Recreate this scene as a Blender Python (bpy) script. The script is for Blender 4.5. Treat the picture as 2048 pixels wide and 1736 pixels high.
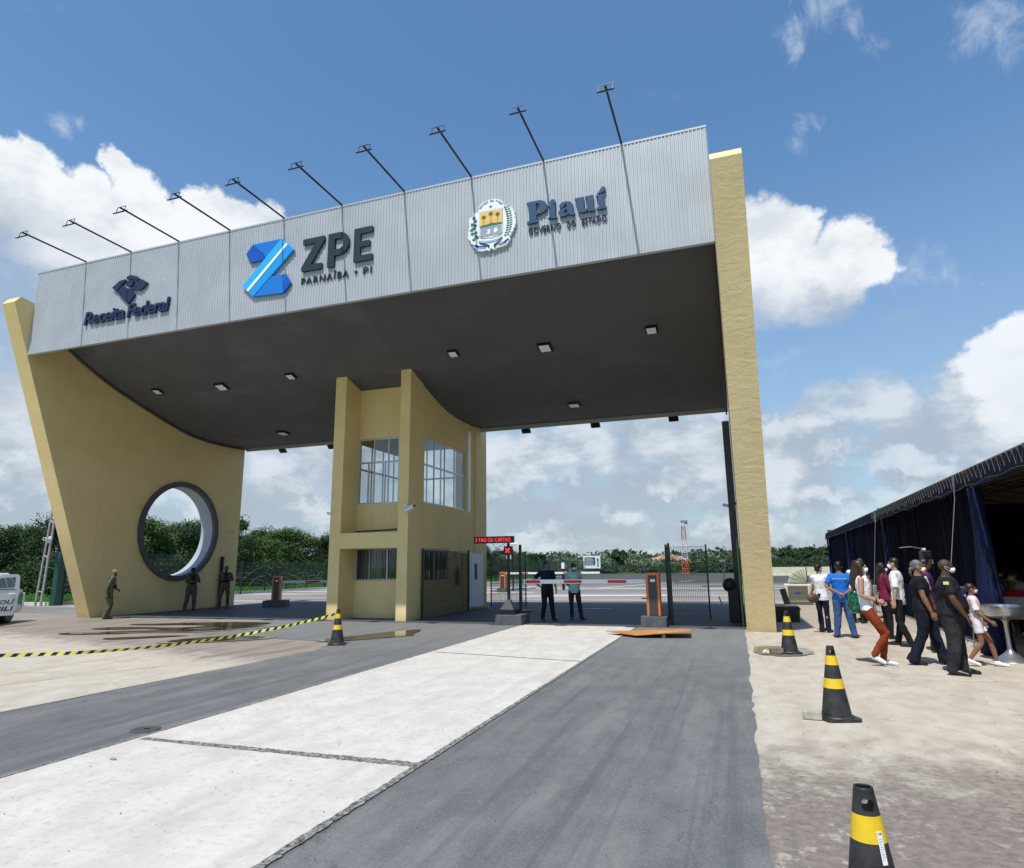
import bpy, bmesh, math, random
from mathutils import Vector, Matrix, noise as mnoise
R=math.radians; PI=math.pi
random.seed(7)
sc=bpy.context.scene
for o in list(bpy.data.objects): bpy.data.objects.remove(o)
COL=sc.collection

# ---------------- camera ----------------
cam=bpy.data.objects.new('camera',bpy.data.cameras.new('camera')); COL.objects.link(cam)
sc.camera=cam
cam.data.sensor_fit='HORIZONTAL'; cam.data.sensor_width=36.0
cam.data.lens=36.0*1279.04/2048; cam.data.clip_end=6000; cam.data.clip_start=0.05
p_,r_,y_=R(11.561),R(-0.665),R(19.017)
F=Vector((-math.sin(y_)*math.cos(p_),math.cos(y_)*math.cos(p_),math.sin(p_)))
Rt=Vector((math.cos(y_),math.sin(y_),0)); U=Rt.cross(F)
Rt2=Rt*math.cos(r_)+U*math.sin(r_); U2=U*math.cos(r_)-Rt*math.sin(r_)
M=Matrix((Rt2,U2,-F)).transposed().to_4x4(); M.translation=Vector((0,0,1.65))
cam.matrix_world=M

# ---------------- exposure, sun, sky ----------------
sc.view_settings.view_transform='Standard'; sc.view_settings.look='None'
sc.view_settings.exposure=0.12; sc.view_settings.gamma=1.0; sc.view_settings.use_curve_mapping=False
sund=Vector((.092,.515,-1.0)).normalized()          # direction the light travels
sun=bpy.data.objects.new('sun',bpy.data.lights.new('sun','SUN')); COL.objects.link(sun)
sun.data.energy=4.2; sun.data.angle=R(.53); sun.data.color=(1,.965,.91)
sun.rotation_euler=sund.to_track_quat('-Z','Y').to_euler()
SUN_EL=math.asin(-sund.z); SUN_AZ=math.atan2(-sund.x,-sund.y)   # azimuth measured from +Y
world=bpy.data.worlds.new('World'); sc.world=world; world.use_nodes=True
HARD = [(-0.771,0.44,0.461,0.03),(-0.755,0.455,0.473,0.029),(-0.754,0.487,0.442,0.039),(-0.724,0.513,0.461,0.03),(-0.693,0.518,0.501,0.023),(-0.686,0.55,0.475,0.035),(-0.783,0.47,0.406,0.061),(-0.746,0.523,0.413,0.061),(-0.697,0.574,0.43,0.06),(-0.641,0.61,0.466,0.036),(-0.616,0.634,0.468,0.031),(-0.581,0.66,0.475,0.027),(-0.664,0.616,0.423,0.05),(-0.614,0.663,0.429,0.04),(-0.794,0.418,0.442,0.042),(-0.826,0.421,0.376,0.069),(0.057,0.891,0.45,0.049),(0.108,0.892,0.44,0.037),(0.086,0.917,0.389,0.06),(0.173,0.896,0.408,0.038),(0.191,0.906,0.377,0.03),(0.147,0.917,0.371,0.054),(0.033,0.917,0.397,0.079),(0.346,0.905,0.249,0.036),(0.318,0.918,0.237,0.03),(0.374,0.895,0.242,0.039),(0.349,0.918,0.189,0.05),(-.72,.58,.36,.09),(-.80,.50,.31,.12)]
SOFT = [(0.138,0.965,0.221,0.034),(0.174,0.961,0.216,0.035),(0.124,0.972,0.198,0.028),(0.208,0.957,0.202,0.034),(0.298,0.934,0.198,0.045),(0.314,0.938,0.146,0.043),(-0.333,0.931,0.149,0.043),(-0.284,0.945,0.164,0.039),(-0.237,0.954,0.186,0.046),(-0.186,0.968,0.169,0.038),(-0.091,0.977,0.194,0.044),(-0.041,0.983,0.177,0.043),(-0.044,0.99,0.136,0.043),(0.057,0.989,0.137,0.046),(-0.626,0.769,0.133,0.042),(-0.602,0.78,0.17,0.043),(-0.832,0.52,0.193,0.04),(-0.833,0.534,0.146,0.045)]
WISP = [(0.122,0.752,0.647,0.031),(0.141,0.743,0.654,0.039),(0.116,0.766,0.632,0.017),(0.176,0.753,0.634,0.022),(0.202,0.77,0.605,0.019),(0.283,0.746,0.602,0.029),(0.302,0.757,0.579,0.033),(0.332,0.751,0.57,0.04),(0.122,0.821,0.557,0.018),(0.143,0.817,0.559,0.016),(0.116,0.833,0.541,0.017),(-0.715,0.46,0.526,0.018),(-0.704,0.473,0.53,0.013),(0.244,0.899,0.365,0.032),(0.27,0.893,0.361,0.031),(0.206,0.911,0.359,0.034)]
DARK = [(-0.811,0.496,0.312,0.088),(-0.799,0.553,0.237,0.112),(-0.824,0.456,0.336,0.077),(0.106,0.944,0.313,0.057),(0.168,0.936,0.31,0.047),(0.041,0.943,0.329,0.06),(-0.838,0.539,0.085,0.077),(-0.627,0.773,0.097,0.144),(-0.601,0.778,0.185,0.043)]
class NT:
    def __init__(s,nt): s.nt=nt; nt.nodes.clear()
    def n(s,t,**k):
        nd=s.nt.nodes.new(t)
        for a,b in k.items(): setattr(nd,a,b)
        return nd
    def set(s,sock,v):
        if hasattr(v,'is_output') or isinstance(v,bpy.types.NodeSocket): s.nt.links.new(v,sock)
        else: sock.default_value=v
    def m(s,op,a,b=None,c=None,clamp=False):
        nd=s.n('ShaderNodeMath',operation=op); nd.use_clamp=clamp
        for i,v in enumerate((a,b,c)):
            if v is not None: s.set(nd.inputs[i],v)
        return nd.outputs[0]
    def vm(s,op,a,b=None,scale=None):
        nd=s.n('ShaderNodeVectorMath',operation=op); s.set(nd.inputs[0],a)
        if b is not None: s.set(nd.inputs[1],b)
        if scale is not None: s.set(nd.inputs['Scale'],scale)
        return nd.outputs['Value'] if op in('DISTANCE','LENGTH','DOT_PRODUCT') else nd.outputs[0]
    def noise(s,vec,scale,detail=6,rough=.55,dist=0.0,out=0):
        nd=s.n('ShaderNodeTexNoise'); s.set(nd.inputs['Vector'],vec)
        nd.inputs['Scale'].default_value=scale; nd.inputs['Detail'].default_value=detail
        nd.inputs['Roughness'].default_value=rough; nd.inputs['Distortion'].default_value=dist
        return nd.outputs[out]
    def mr(s,v,a,b,c=0.,d=1.,smooth=True):
        nd=s.n('ShaderNodeMapRange'); nd.interpolation_type='SMOOTHSTEP' if smooth else 'LINEAR'
        s.set(nd.inputs[0],v); 
        for i,x in enumerate((a,b,c,d)): s.set(nd.inputs[i+1],x)
        return nd.outputs[0]
    def mix(s,f,a,b):
        nd=s.n('ShaderNodeMix',data_type='RGBA'); s.set(nd.inputs[0],f)
        for i,v in ((6,a),(7,b)):
            if isinstance(v,tuple): v=(*v[:3],1)
            s.set(nd.inputs[i],v)
        return nd.outputs[2]
    def mapping(s,vec,scale=(1,1,1),loc=(0,0,0),rot=(0,0,0)):
        nd=s.n('ShaderNodeMapping'); s.set(nd.inputs[0],vec)
        nd.inputs['Scale'].default_value=scale; nd.inputs['Location'].default_value=loc; nd.inputs['Rotation'].default_value=rot
        return nd.outputs[0]
def build_sky():
    w=NT(world.node_tree)
    tc=w.n('ShaderNodeTexCoord'); v=tc.outputs['Generated']
    sky=w.n('ShaderNodeTexSky'); sky.sky_type='NISHITA'; sky.sun_disc=False
    sky.sun_elevation=SUN_EL; sky.sun_rotation=SUN_AZ; sky.altitude=0; sky.air_density=1.0; sky.dust_density=.6; sky.ozone_density=2.2
    sep=w.n('ShaderNodeSeparateXYZ'); w.set(sep.inputs[0],v); z=sep.outputs[2]
    base=sky.outputs[0]
    hs=w.n('ShaderNodeHueSaturation'); hs.inputs['Saturation'].default_value=1.12; hs.inputs['Value'].default_value=SKYV; w.set(hs.inputs['Color'],base); base=w.vm('MULTIPLY',hs.outputs[0],(.80,.97,1.0))
    # edge warp
    wn=w.noise(v,9.0,7,.62,out=1); wv=w.vm('SCALE',w.vm('SUBTRACT',wn,(.5,.5,.5)),scale=.085)
    wn2=w.noise(v,26.0,7,.62,out=1); wv2=w.vm('SCALE',w.vm('SUBTRACT',wn2,(.5,.5,.5)),scale=.030)
    vh=w.vm('ADD',w.vm('ADD',v,wv),wv2)
    def field(L,vec,grow=1.0):
        f=None
        for (x,y,zz,r) in L:
            d=w.vm('DISTANCE',vec,(x,y,zz)); g=w.m('MULTIPLY_ADD',d,-1.0/(r*grow),1.0)
            f=g if f is None else w.m('MAXIMUM',f,g)
        return f
    vo=w.noise(v,30.0,9,.68)
    fh=field(HARD,vh,1.12); fh=w.m('ADD',fh,w.m('MULTIPLY_ADD',vo,.50,-.25))
    ah=w.mr(fh,-.07,.26)
    fade=w.mr(z,.13,.34)
    ah=w.m('MULTIPLY',ah,w.m('MULTIPLY_ADD',fade,.35,.65))
    fs=field(SOFT,vh,1.25); n1=w.noise(w.mapping(v,(1,1,2.0)),7.0,9,.62)
    as_=w.m('MULTIPLY',w.mr(w.m('ADD',fs,w.m('MULTIPLY_ADD',n1,.9,-.45)),-.05,.45),.75)
    vw=w.vm('ADD',v,w.vm('SCALE',wv,scale=.6)); nw=w.noise(w.mapping(v,(1.5,1,1)),17.0,9,.68,.6)
    fw=field(WISP,vw,1.25)
    aw=w.m('MULTIPLY',w.mr(w.m('ADD',w.m('MULTIPLY',fw,.8),w.m('MULTIPLY_ADD',nw,2.6,-1.5)),.0,1.0),.55)
    # low layer, denser towards the horizon
    nl=w.noise(w.mapping(v,(1,1,2.3),(2.1,.4,.3)),6.0,10,.62)
    cov=w.mr(z,.12,.40,.62,.12)
    al=w.m('MULTIPLY',w.mr(w.m('ADD',w.m('MULTIPLY_ADD',w.mr(w.noise(v,15.,8,.6),.3,.7),.16,w.m('SUBTRACT',nl,.08)),w.m('MULTIPLY_ADD',cov,1.0,-.78)),.0,.42),.86)
    # colours: bright tops, grey bases
    nd=field(DARK,vh,1.5); sh=w.m('MULTIPLY',w.mr(nd,.0,.75),.75)
    nsh=w.noise(w.mapping(v,(1,1,1.6),(3,1,2)),8.0,8,.6)
    sh=w.m('ADD',sh,w.m('MULTIPLY',w.mr(nsh,.44,.66),.48),clamp=True)
    chard=w.mix(sh,(.92*K,.95*K,.99*K),(.46*K,.53*K,.61*K))
    nm=w.noise(w.mapping(v,(1,1,2.0),(7,3,1)),10.0,10,.64)
    vr=w.n('ShaderNodeTexVoronoi'); vr.feature='SMOOTH_F1'; vr.inputs['Scale'].default_value=9.5; vr.inputs['Smoothness'].default_value=.35; w.set(vr.inputs['Vector'],w.mapping(w.vm('ADD',vh,w.vm('SCALE',w.vm('SUBTRACT',w.noise(v,20.,8,.65,out=1),(.5,.5,.5)),scale=.11)),(1,1,2.2)))
    pf=w.m('ADD',w.m('MULTIPLY',w.mr(vr.outputs['Distance'],.62,.12),.62),w.m('MULTIPLY',w.mr(nm,.36,.66),.42))
    csoft=w.mix(w.mr(pf,.22,.85),(.42*K,.49*K,.575*K),(.72*K,.765*K,.82*K))
    haze=w.mr(z,.0,.62,.66,.06)
    c=w.mix(haze,base,(.40*K,.50*K,.62*K))
    c=w.mix(al,c,csoft)
    c=w.mix(aw,c,(.66*K,.74*K,.85*K))
    c=w.mix(as_,c,w.mix(w.mr(nm,.40,.62),(.46*K,.54*K,.63*K),(.76*K,.81*K,.87*K)))
    ah=w.m('MULTIPLY',ah,w.m('MULTIPLY_ADD',w.mr(nd,.15,.85),-.55,1.0))
    c=w.mix(ah,c,chard)
    bg=w.n('ShaderNodeBackground'); w.set(bg.inputs[0],c); bg.inputs[1].default_value=.1
    out=w.n('ShaderNodeOutputWorld'); w.nt.links.new(bg.outputs[0],out.inputs[0])
K=9.3; SKYV=1.62
build_sky()

# ---------------- materials ----------------
MATS={}
def lin(c):
    return tuple(((x/255)/12.92 if x/255<=.04045 else ((x/255+.055)/1.055)**2.4) for x in c)
def mat(name,col,rough=.6,metal=0.,var=.0,vscale=3.,bump=0.,bscale=40.,spec=.5,col2=None,emit=None,stretch=(1,1,1),detail=6):
    if name in MATS: return MATS[name]
    m=bpy.data.materials.new(name); m.use_nodes=True; w=NT(m.node_tree)
    b=w.n('ShaderNodeBsdfPrincipled'); out=w.n('ShaderNodeOutputMaterial'); w.nt.links.new(b.outputs[0],out.inputs[0])
    tc=w.n('ShaderNodeTexCoord').outputs['Object']
    if stretch!=(1,1,1): tc=w.mapping(tc,stretch)
    col=tuple(col)
    if var>0 or col2:
        nz=w.noise(tc,vscale,detail,.6)
        a=tuple(c*(1-var) for c in col) if not col2 else col
        bb=tuple(min(1,c*(1+var)) for c in col) if not col2 else col2
        w.set(b.inputs['Base Color'],w.mix(w.mr(nz,.32,.68),a,bb))
    else: b.inputs['Base Color'].default_value=(*col,1)
    b.inputs['Roughness'].default_value=rough; b.inputs['Metallic'].default_value=metal
    b.inputs['Specular IOR Level'].default_value=spec
    if bump>0:
        bp=w.n('ShaderNodeBump'); bp.inputs['Strength'].default_value=1; bp.inputs['Distance'].default_value=bump
        w.set(bp.inputs['Height'],w.noise(tc,bscale,5,.6)); w.nt.links.new(bp.outputs[0],b.inputs['Normal'])
    if emit:
        b.inputs['Emission Color'].default_value=(*emit[:3],1); b.inputs['Emission Strength'].default_value=emit[3]
    MATS[name]=m; return m

# ---------------- object helpers ----------------
def tag(o,label=None,cat=None,group=None,kind=None):
    if label: o['label']=label
    if cat: o['category']=cat
    if group: o['group']=group
    if kind: o['kind']=kind
    return o
def thing(name,label,cat,loc=(0,0,0),rz=0.,group=None):
    o=bpy.data.objects.new(name,None); o.empty_display_size=.2; COL.objects.link(o)
    o.location=loc; o.rotation_euler=(0,0,rz); return tag(o,label,cat,group)
def link(name,me,parent=None,loc=None,rot=None):
    o=bpy.data.objects.new(name,me); COL.objects.link(o)
    if parent: o.parent=parent
    if loc is not None: o.location=loc
    if rot is not None: o.rotation_euler=rot
    return o
def copy_tree(o,parent=None):
    c=o.copy(); COL.objects.link(c); c.parent=parent
    for ch in o.children: copy_tree(ch,c)
    return c
class MB:
    def __init__(s): s.v=[]; s.f=[]; s.mi=[]; s.sm=[]; s.cur=0; s.smooth=False
    def add(s,vs,fs):
        o=len(s.v); s.v+= [tuple(x) for x in vs]
        for f in fs: s.f.append(tuple(i+o for i in f)); s.mi.append(s.cur); s.sm.append(s.smooth)
        return s
    def box(s,c,size,rot=None):
        x,y,z=[a/2 for a in size]; vs=[Vector((a*x,b*y,d*z)) for a in(-1,1) for b in(-1,1) for d in(-1,1)]
        if rot is not None:
            m=rot if isinstance(rot,Matrix) else (Matrix.Rotation(rot[2],3,'Z')@Matrix.Rotation(rot[1],3,'Y')@Matrix.Rotation(rot[0],3,'X'))
            vs=[m@v for v in vs]
        c=Vector(c); return s.add([v+c for v in vs],[(0,1,3,2),(4,6,7,5),(0,4,5,1),(2,3,7,6),(0,2,6,4),(1,5,7,3)])
    def bb(s,x0,x1,y0,y1,z0,z1): return s.box(((x0+x1)/2,(y0+y1)/2,(z0+z1)/2),(abs(x1-x0),abs(y1-y0),abs(z1-z0)))
    def rbox(s,x0,x1,y0,y1,z0,z1,r=.02):
        # box with chamfered edges
        bm=bmesh.new(); bmesh.ops.create_cube(bm,size=1)
        for v in bm.verts: v.co=Vector(((x0+x1)/2+v.co.x*(x1-x0),(y0+y1)/2+v.co.y*(y1-y0),(z0+z1)/2+v.co.z*(z1-z0)))
        bmesh.ops.bevel(bm,geom=list(bm.edges),offset=r,segments=2,affect='EDGES',profile=.5)
        bm.verts.ensure_lookup_table(); vs=[v.co.copy() for v in bm.verts]; fs=[[v.index for v in f.verts] for f in bm.faces]; bm.free()
        return s.add(vs,fs)
    def loft(s,rings,cap=True,close=True):
        n=len(rings[0]); vs=[p for r in rings for p in r]; fs=[]
        for i in range(len(rings)-1):
            for j in range(n if close else n-1):
                k=(j+1)%n; fs.append((i*n+j,i*n+k,(i+1)*n+k,(i+1)*n+j))
        if cap: fs.append(tuple(range(n-1,-1,-1))); fs.append(tuple((len(rings)-1)*n+j for j in range(n)))
        return s.add(vs,fs)
    def tube(s,pts,r,n=8,cap=True):
        pts=[Vector(p) for p in pts]; k=len(pts)
        rs=r if isinstance(r,(list,tuple)) else [r]*k
        rings=[]; prev=None
        for i,p in enumerate(pts):
            t=(pts[min(i+1,k-1)]-pts[max(i-1,0)]).normalized()
            if prev is None:
                a=Vector((0,0,1)) if abs(t.z)<.9 else Vector((1,0,0)); u=t.cross(a).normalized()
            else: u=(prev-t*prev.dot(t)).normalized()
            w=t.cross(u); prev=u; rr=rs[i]; ra,rb=(rr if isinstance(rr,tuple) else (rr,rr))
            rings.append([p+u*math.cos(2*PI*j/n)*ra+w*math.sin(2*PI*j/n)*rb for j in range(n)])
        return s.loft(rings,cap)
    def cyl(s,c,r,h,n=24,r2=None,axis='Z'):
        r2=r if r2 is None else r2; rings=[]
        for t,rr in ((0,r),(1,r2)):
            ring=[]
            for j in range(n):
                a=2*PI*j/n; q=(math.cos(a)*rr,math.sin(a)*rr,t*h)
                if axis=='X': q=(q[2],q[0],q[1])
                if axis=='Y': q=(q[0],q[2],q[1])
                ring.append(Vector(c)+Vector(q))
            rings.append(ring)
        return s.loft(rings)
    def lathe(s,prof,n=24,c=(0,0,0),cap=True):
        c=Vector(c); return s.loft([[c+Vector((r*math.cos(2*PI*j/n),r*math.sin(2*PI*j/n),z)) for j in range(n)] for r,z in prof],cap)
    def ell(s,c,r,rot=None,n=14,m=9):
        c=Vector(c); rings=[]
        for i in range(m+1):
            a=-PI/2+PI*(i+.5*(i==0)*.2-.5*(i==m)*.2)/m; ring=[]
            for j in range(n):
                b=2*PI*j/n; q=Vector((math.cos(a)*math.cos(b)*r[0],math.cos(a)*math.sin(b)*r[1],math.sin(a)*r[2]))
                if rot is not None: q=rot@q
                ring.append(c+q)
            rings.append(ring)
        return s.loft(rings)
    def quad(s,*p): return s.add(p,[tuple(range(len(p)))])
    def mesh(s,name,mats):
        me=bpy.data.meshes.new(name); me.from_pydata(s.v,[],s.f); 
        for m in (mats if isinstance(mats,(list,tuple)) else [mats]): me.materials.append(m)
        me.polygons.foreach_set('material_index',s.mi); me.polygons.foreach_set('use_smooth',s.sm); me.update()
        return me
    def build(s,name,mats,parent=None,loc=None,rot=None,fix=True):
        me=s.mesh(name,mats)
        if fix and len(s.f)<60000:
            bm=bmesh.new(); bm.from_mesh(me); bmesh.ops.recalc_face_normals(bm,faces=bm.faces); bm.to_mesh(me); bm.free()
        return link(name,me,parent,loc,rot)
def auto_smooth(o,ang=40):
    me=o.data; me.polygons.foreach_set('use_smooth',[True]*len(me.polygons))
    try: me.set_sharp_from_angle(angle=R(ang))
    except Exception: pass
    return o
def bevel(o,w=.01,seg=2):
    m=o.modifiers.new('b','BEVEL'); m.width=w; m.segments=seg; m.limit_method='ANGLE'; m.angle_limit=R(40); return o
def ev_mesh(o,name):
    dg=bpy.context.evaluated_depsgraph_get(); me=bpy.data.meshes.new_from_object(o.evaluated_get(dg)); me.name=name; return me
def shape2d(loops,depth,bev=0.):
    """2D closed loops (first outer, others holes) -> mesh in local XY, thick in Z (0..depth), as MB-like (verts,faces)"""
    cu=bpy.data.curves.new('t','CURVE'); cu.dimensions='2D'; cu.fill_mode='BOTH'; cu.extrude=depth/2; cu.bevel_depth=bev
    for L in loops:
        sp=cu.splines.new('POLY'); sp.points.add(len(L)-1)
        for i,(x,y) in enumerate(L): sp.points[i].co=(x,y,0,1)
        sp.use_cyclic_u=True
    o=bpy.data.objects.new('t',cu); COL.objects.link(o); me=ev_mesh(o,'t')
    vs=[v.co+Vector((0,0,depth/2)) for v in me.vertices]; fs=[tuple(p.vertices) for p in me.polygons]
    bpy.data.objects.remove(o); bpy.data.curves.remove(cu); bpy.data.meshes.remove(me); return vs,fs
def text2d(txt,size,depth,offset=0.,shear=0.,space=1.,align='LEFT'):
    cu=bpy.data.curves.new('t','FONT'); cu.body=txt; cu.size=size; cu.extrude=depth/2; cu.offset=offset; cu.shear=shear
    cu.space_character=space; cu.align_x=align; cu.resolution_u=4
    o=bpy.data.objects.new('t',cu); COL.objects.link(o); me=ev_mesh(o,'t')
    vs=[v.co+Vector((0,0,depth/2)) for v in me.vertices]; fs=[tuple(p.vertices) for p in me.polygons]
    bpy.data.objects.remove(o); bpy.data.curves.remove(cu); bpy.data.meshes.remove(me); return vs,fs
def fitxz(vf,x0,x1,z0,z1,yfront):
    """local XY shape -> world XZ plane, stretched into the given rectangle, front face at yfront (facing -Y)"""
    vs,fs=vf; ax=min(v.x for v in vs);bx=max(v.x for v in vs);ay=min(v.y for v in vs);by=max(v.y for v in vs);dz=max(v.z for v in vs)
    return [Vector((x0+(v.x-ax)/(bx-ax)*(x1-x0),yfront+(dz-v.z),z0+(v.y-ay)/(by-ay)*(z1-z0))) for v in vs],fs
def polyxz(loops,yfront,depth):
    vs,fs=shape2d(loops,depth); return [Vector((v.x,yfront+depth-v.z,v.y)) for v in vs],fs
# ================= ground =================
def gmat(name,kind):
    m=bpy.data.materials.new(name); m.use_nodes=True; w=NT(m.node_tree)
    b=w.n('ShaderNodeBsdfPrincipled'); out=w.n('ShaderNodeOutputMaterial'); w.nt.links.new(b.outputs[0],out.inputs[0])
    tc=w.n('ShaderNodeTexCoord').outputs['Object']; sp=w.n('ShaderNodeSeparateXYZ'); w.set(sp.inputs[0],tc); X,Y=sp.outputs[0],sp.outputs[1]
    n0=w.noise(tc,.35,8,.6); n1=w.noise(w.mapping(tc,(1.2,.8,1)),2.3,10,.66); n2=w.noise(tc,14,8,.7); n3=w.noise(tc,110,3,.6)
    streak=w.noise(w.mapping(tc,(2.2,.35,1)),1.3,9,.62)
    bumpd=.004; rough=.85
    if kind=='white':      # pale cast concrete lane
        c=w.mix(w.mr(n1,.3,.72),(.51,.475,.42),(.62,.585,.525))
        c=w.mix(w.m('MULTIPLY',w.mr(streak,.48,.72),.5),c,(.43,.395,.345))
        c=w.mix(w.m('MULTIPLY',w.mr(n2,.50,.68),.5),c,(.36,.335,.29))
        sp2=w.noise(tc,33,2,.5); c=w.mix(w.m('MULTIPLY',w.mr(sp2,.71,.76),.6),c,(.25,.23,.20))
        c=w.mix(w.m('MULTIPLY',w.mr(n0,.52,.72),.35),c,(.55,.50,.44)); bumpd=.006
    elif kind=='lane':     # blue grey painted asphalt
        c=w.mix(w.mr(n1,.3,.7),(.108,.110,.108),(.150,.151,.147))
        c=w.mix(w.m('MULTIPLY',w.mr(streak,.44,.70),.65),c,(.215,.212,.20))
        c=w.mix(w.m('MULTIPLY',w.mr(n0,.50,.68),.35),c,(.084,.085,.084))
        gr=w.noise(tc,60,6,.75); c=w.mix(w.m('MULTIPLY',w.mr(gr,.48,.68),.55),c,(.26,.255,.245)); c=w.mix(w.m('MULTIPLY',w.mr(gr,.46,.30),.5),c,(.055,.06,.065)); vk=w.n('ShaderNodeTexVoronoi'); vk.feature='DISTANCE_TO_EDGE'; vk.inputs['Scale'].default_value=.42; w.set(vk.inputs['Vector'],w.vm('ADD',tc,w.vm('SCALE',w.noise(tc,1.1,7,.65,out=1),scale=1.3))); c=w.mix(w.m('MULTIPLY',w.mr(vk.outputs['Distance'],.0,.004,1.,0.),.55),c,(.045,.046,.046)); dp=w.noise(tc,2.7,3,.5); c=w.mix(w.m('MULTIPLY',w.mr(dp,.70,.76),.5),c,(.05,.05,.05)); ty=w.noise(w.mapping(tc,(3.2,.06,1)),1.6,5,.6); c=w.mix(w.m('MULTIPLY',w.mr(ty,.52,.66),.42),c,(.07,.075,.08))
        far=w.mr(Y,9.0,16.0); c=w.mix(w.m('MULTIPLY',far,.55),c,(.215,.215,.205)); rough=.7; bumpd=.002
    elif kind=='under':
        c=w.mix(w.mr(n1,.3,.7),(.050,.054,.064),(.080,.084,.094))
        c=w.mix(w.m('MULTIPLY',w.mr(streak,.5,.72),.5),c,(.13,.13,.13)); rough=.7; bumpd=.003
    elif kind=='apron':
        c=w.mix(w.mr(n1,.3,.7),(.42,.365,.29),(.535,.48,.395))
        c=w.mix(w.m('MULTIPLY',w.mr(n2,.5,.72),.4),c,(.32,.28,.23))
        c=w.mix(w.m('MULTIPLY',w.mr(streak,.5,.7),.55),c,(.375,.31,.255))
        c=w.mix(w.m('MULTIPLY',w.mr(n3,.58,.76),.35),c,(.30,.27,.24))
        cr=w.n('ShaderNodeTexVoronoi'); cr.feature='DISTANCE_TO_EDGE'; cr.inputs['Scale'].default_value=.33
        w.set(cr.inputs['Vector'],w.vm('ADD',tc,w.vm('SCALE',w.noise(tc,1.3,6,.6,out=1),scale=.9)))
        c=w.mix(w.m('MULTIPLY',w.mr(cr.outputs['Distance'],.0,.006,1.,0.),.5),c,(.22,.19,.165))
        # brown dirt field near the camera on the right, and round the puddles on the left
        wob=w.m('MULTIPLY_ADD',n1,3.6,-1.8); wob2=w.m('MULTIPLY_ADD',n2,1.6,-.8)
        yy=w.m('ADD',w.m('ADD',Y,wob),wob2); yy=w.m('SUBTRACT',yy,w.m('MULTIPLY',X,.18))
        near=w.m('MULTIPLY',w.mr(yy,7.3,5.0),w.mr(X,-1.,0.))
        left=w.m('MULTIPLY',w.mr(w.m('ADD',w.m('ADD',Y,wob),w.m('MULTIPLY',X,.25)),7.1,8.3),w.mr(X,-7.4,-8.6))
        left=w.m('MULTIPLY',left,.9)
        far=w.m('MULTIPLY',w.mr(w.m('ADD',Y,wob),17.,21.),w.mr(X,0.,.6)); far=w.m('MULTIPLY',far,.45)
        rust=w.m('MULTIPLY',w.mr(streak,.42,.62),w.m('MULTIPLY',w.mr(w.m('ADD',Y,wob),11.5,14.),w.mr(X,.3,1.0))); 
        dirt=w.mix(w.mr(n2,.34,.64),(.165,.138,.115),(.245,.205,.172))
        chips=w.mr(w.m('ADD',w.m('MULTIPLY',w.noise(tc,7.5,10,.78),.7),w.m('MULTIPLY',n1,.3)),.525,.585)
        dirt=w.mix(w.m('MULTIPLY',chips,w.mr(X,.2,2.2,.8,.25)),dirt,(.42,.37,.31))
        c=w.mix(near,c,dirt); c=w.mix(left,c,w.mix(w.mr(streak,.4,.65),(.265,.222,.188),(.175,.143,.12))); c=w.mix(far,c,(.27,.22,.185))
        c=w.mix(w.m('MULTIPLY',rust,.32),c,(.40,.27,.20)); bumpd=.008
    elif kind=='yard':
        c=w.mix(w.mr(n1,.3,.7),(.15,.14,.13),(.21,.195,.18))
        c=w.mix(w.m('MULTIPLY',w.mr(w.noise(w.mapping(tc,(.12,1.,1)),.35,6,.6),.42,.66),w.mr(Y,58.,45.)),c,(.42,.38,.335))
        near=w.m('MULTIPLY',w.mr(Y,40.,30.),w.mr(X,-26.,-16.)); c=w.mix(w.m('MULTIPLY',near,.6),c,(.33,.28,.245)); c=w.mix(w.mr(Y,48.,62.),c,(.070,.068,.066)); rough=1.
    elif kind=='grass':
        c=w.mix(w.mr(w.noise(tc,.9,8,.7),.3,.7),(.050,.14,.015),(.10,.24,.03)); c=w.mix(w.mr(Y,70.,140.),c,(.09,.13,.05)); rough=.95; bumpd=.05
    w.set(b.inputs['Base Color'],c); b.inputs['Roughness'].default_value=rough; b.inputs['Specular IOR Level'].default_value=.35
    hb=w.m('ADD',w.m('MULTIPLY',n3,.35),w.m('ADD',w.m('MULTIPLY',n2,.7),n1))
    bp=w.n('ShaderNodeBump'); bp.inputs['Strength'].default_value=1; bp.inputs['Distance'].default_value=bumpd*1.2
    w.set(bp.inputs['Height'],hb); w.nt.links.new(bp.outputs[0],b.inputs['Normal'])
    return m
def sheet(name,pts,z,m,parent=None,th=0.):
    mb=MB()
    if th: 
        vs,fs=shape2d([pts],th); mb.add([v+Vector((0,0,z-th)) for v in vs],fs)
    else: mb.add([(x,y,z) for x,y in pts],[tuple(range(len(pts)))])
    o=mb.build(name,m,parent,fix=False)
    if o.data.polygons[0].normal.z<0: o.data.flip_normals()
    return o
rnd=random.Random(3)
def wavy(p0,p1,n,amp):
    n=n*3; ph=rnd.uniform(0,50); out=[]
    for i in range(n+1):
        x=p0[0]+(p1[0]-p0[0])*i/n; y=p0[1]+(p1[1]-p0[1])*i/n
        w_=mnoise.noise(Vector((ph,y*1.3,0)))*1.3+mnoise.noise(Vector((ph,y*5,3)))*.55+mnoise.noise(Vector((ph,y*19,5)))*.25
        out.append((x+amp*1.6*w_*(0<i<n),y))
    return out
g=sheet('ground',[(-2500,-400),(2500,-400),(2500,4000),(-2500,4000)],-.03,gmat('grass_ground','grass')); tag(g,kind='structure')
o=sheet('road',[(-60,16.5),(60,16.5),(60,103),(-22.9,107.5),(-21.3,57.6),(-30.2,43),(-30.9,28),(-31.2,22.6),(-60,22.6)],-.004,gmat('yard','yard')); tag(o,kind='structure')
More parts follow.
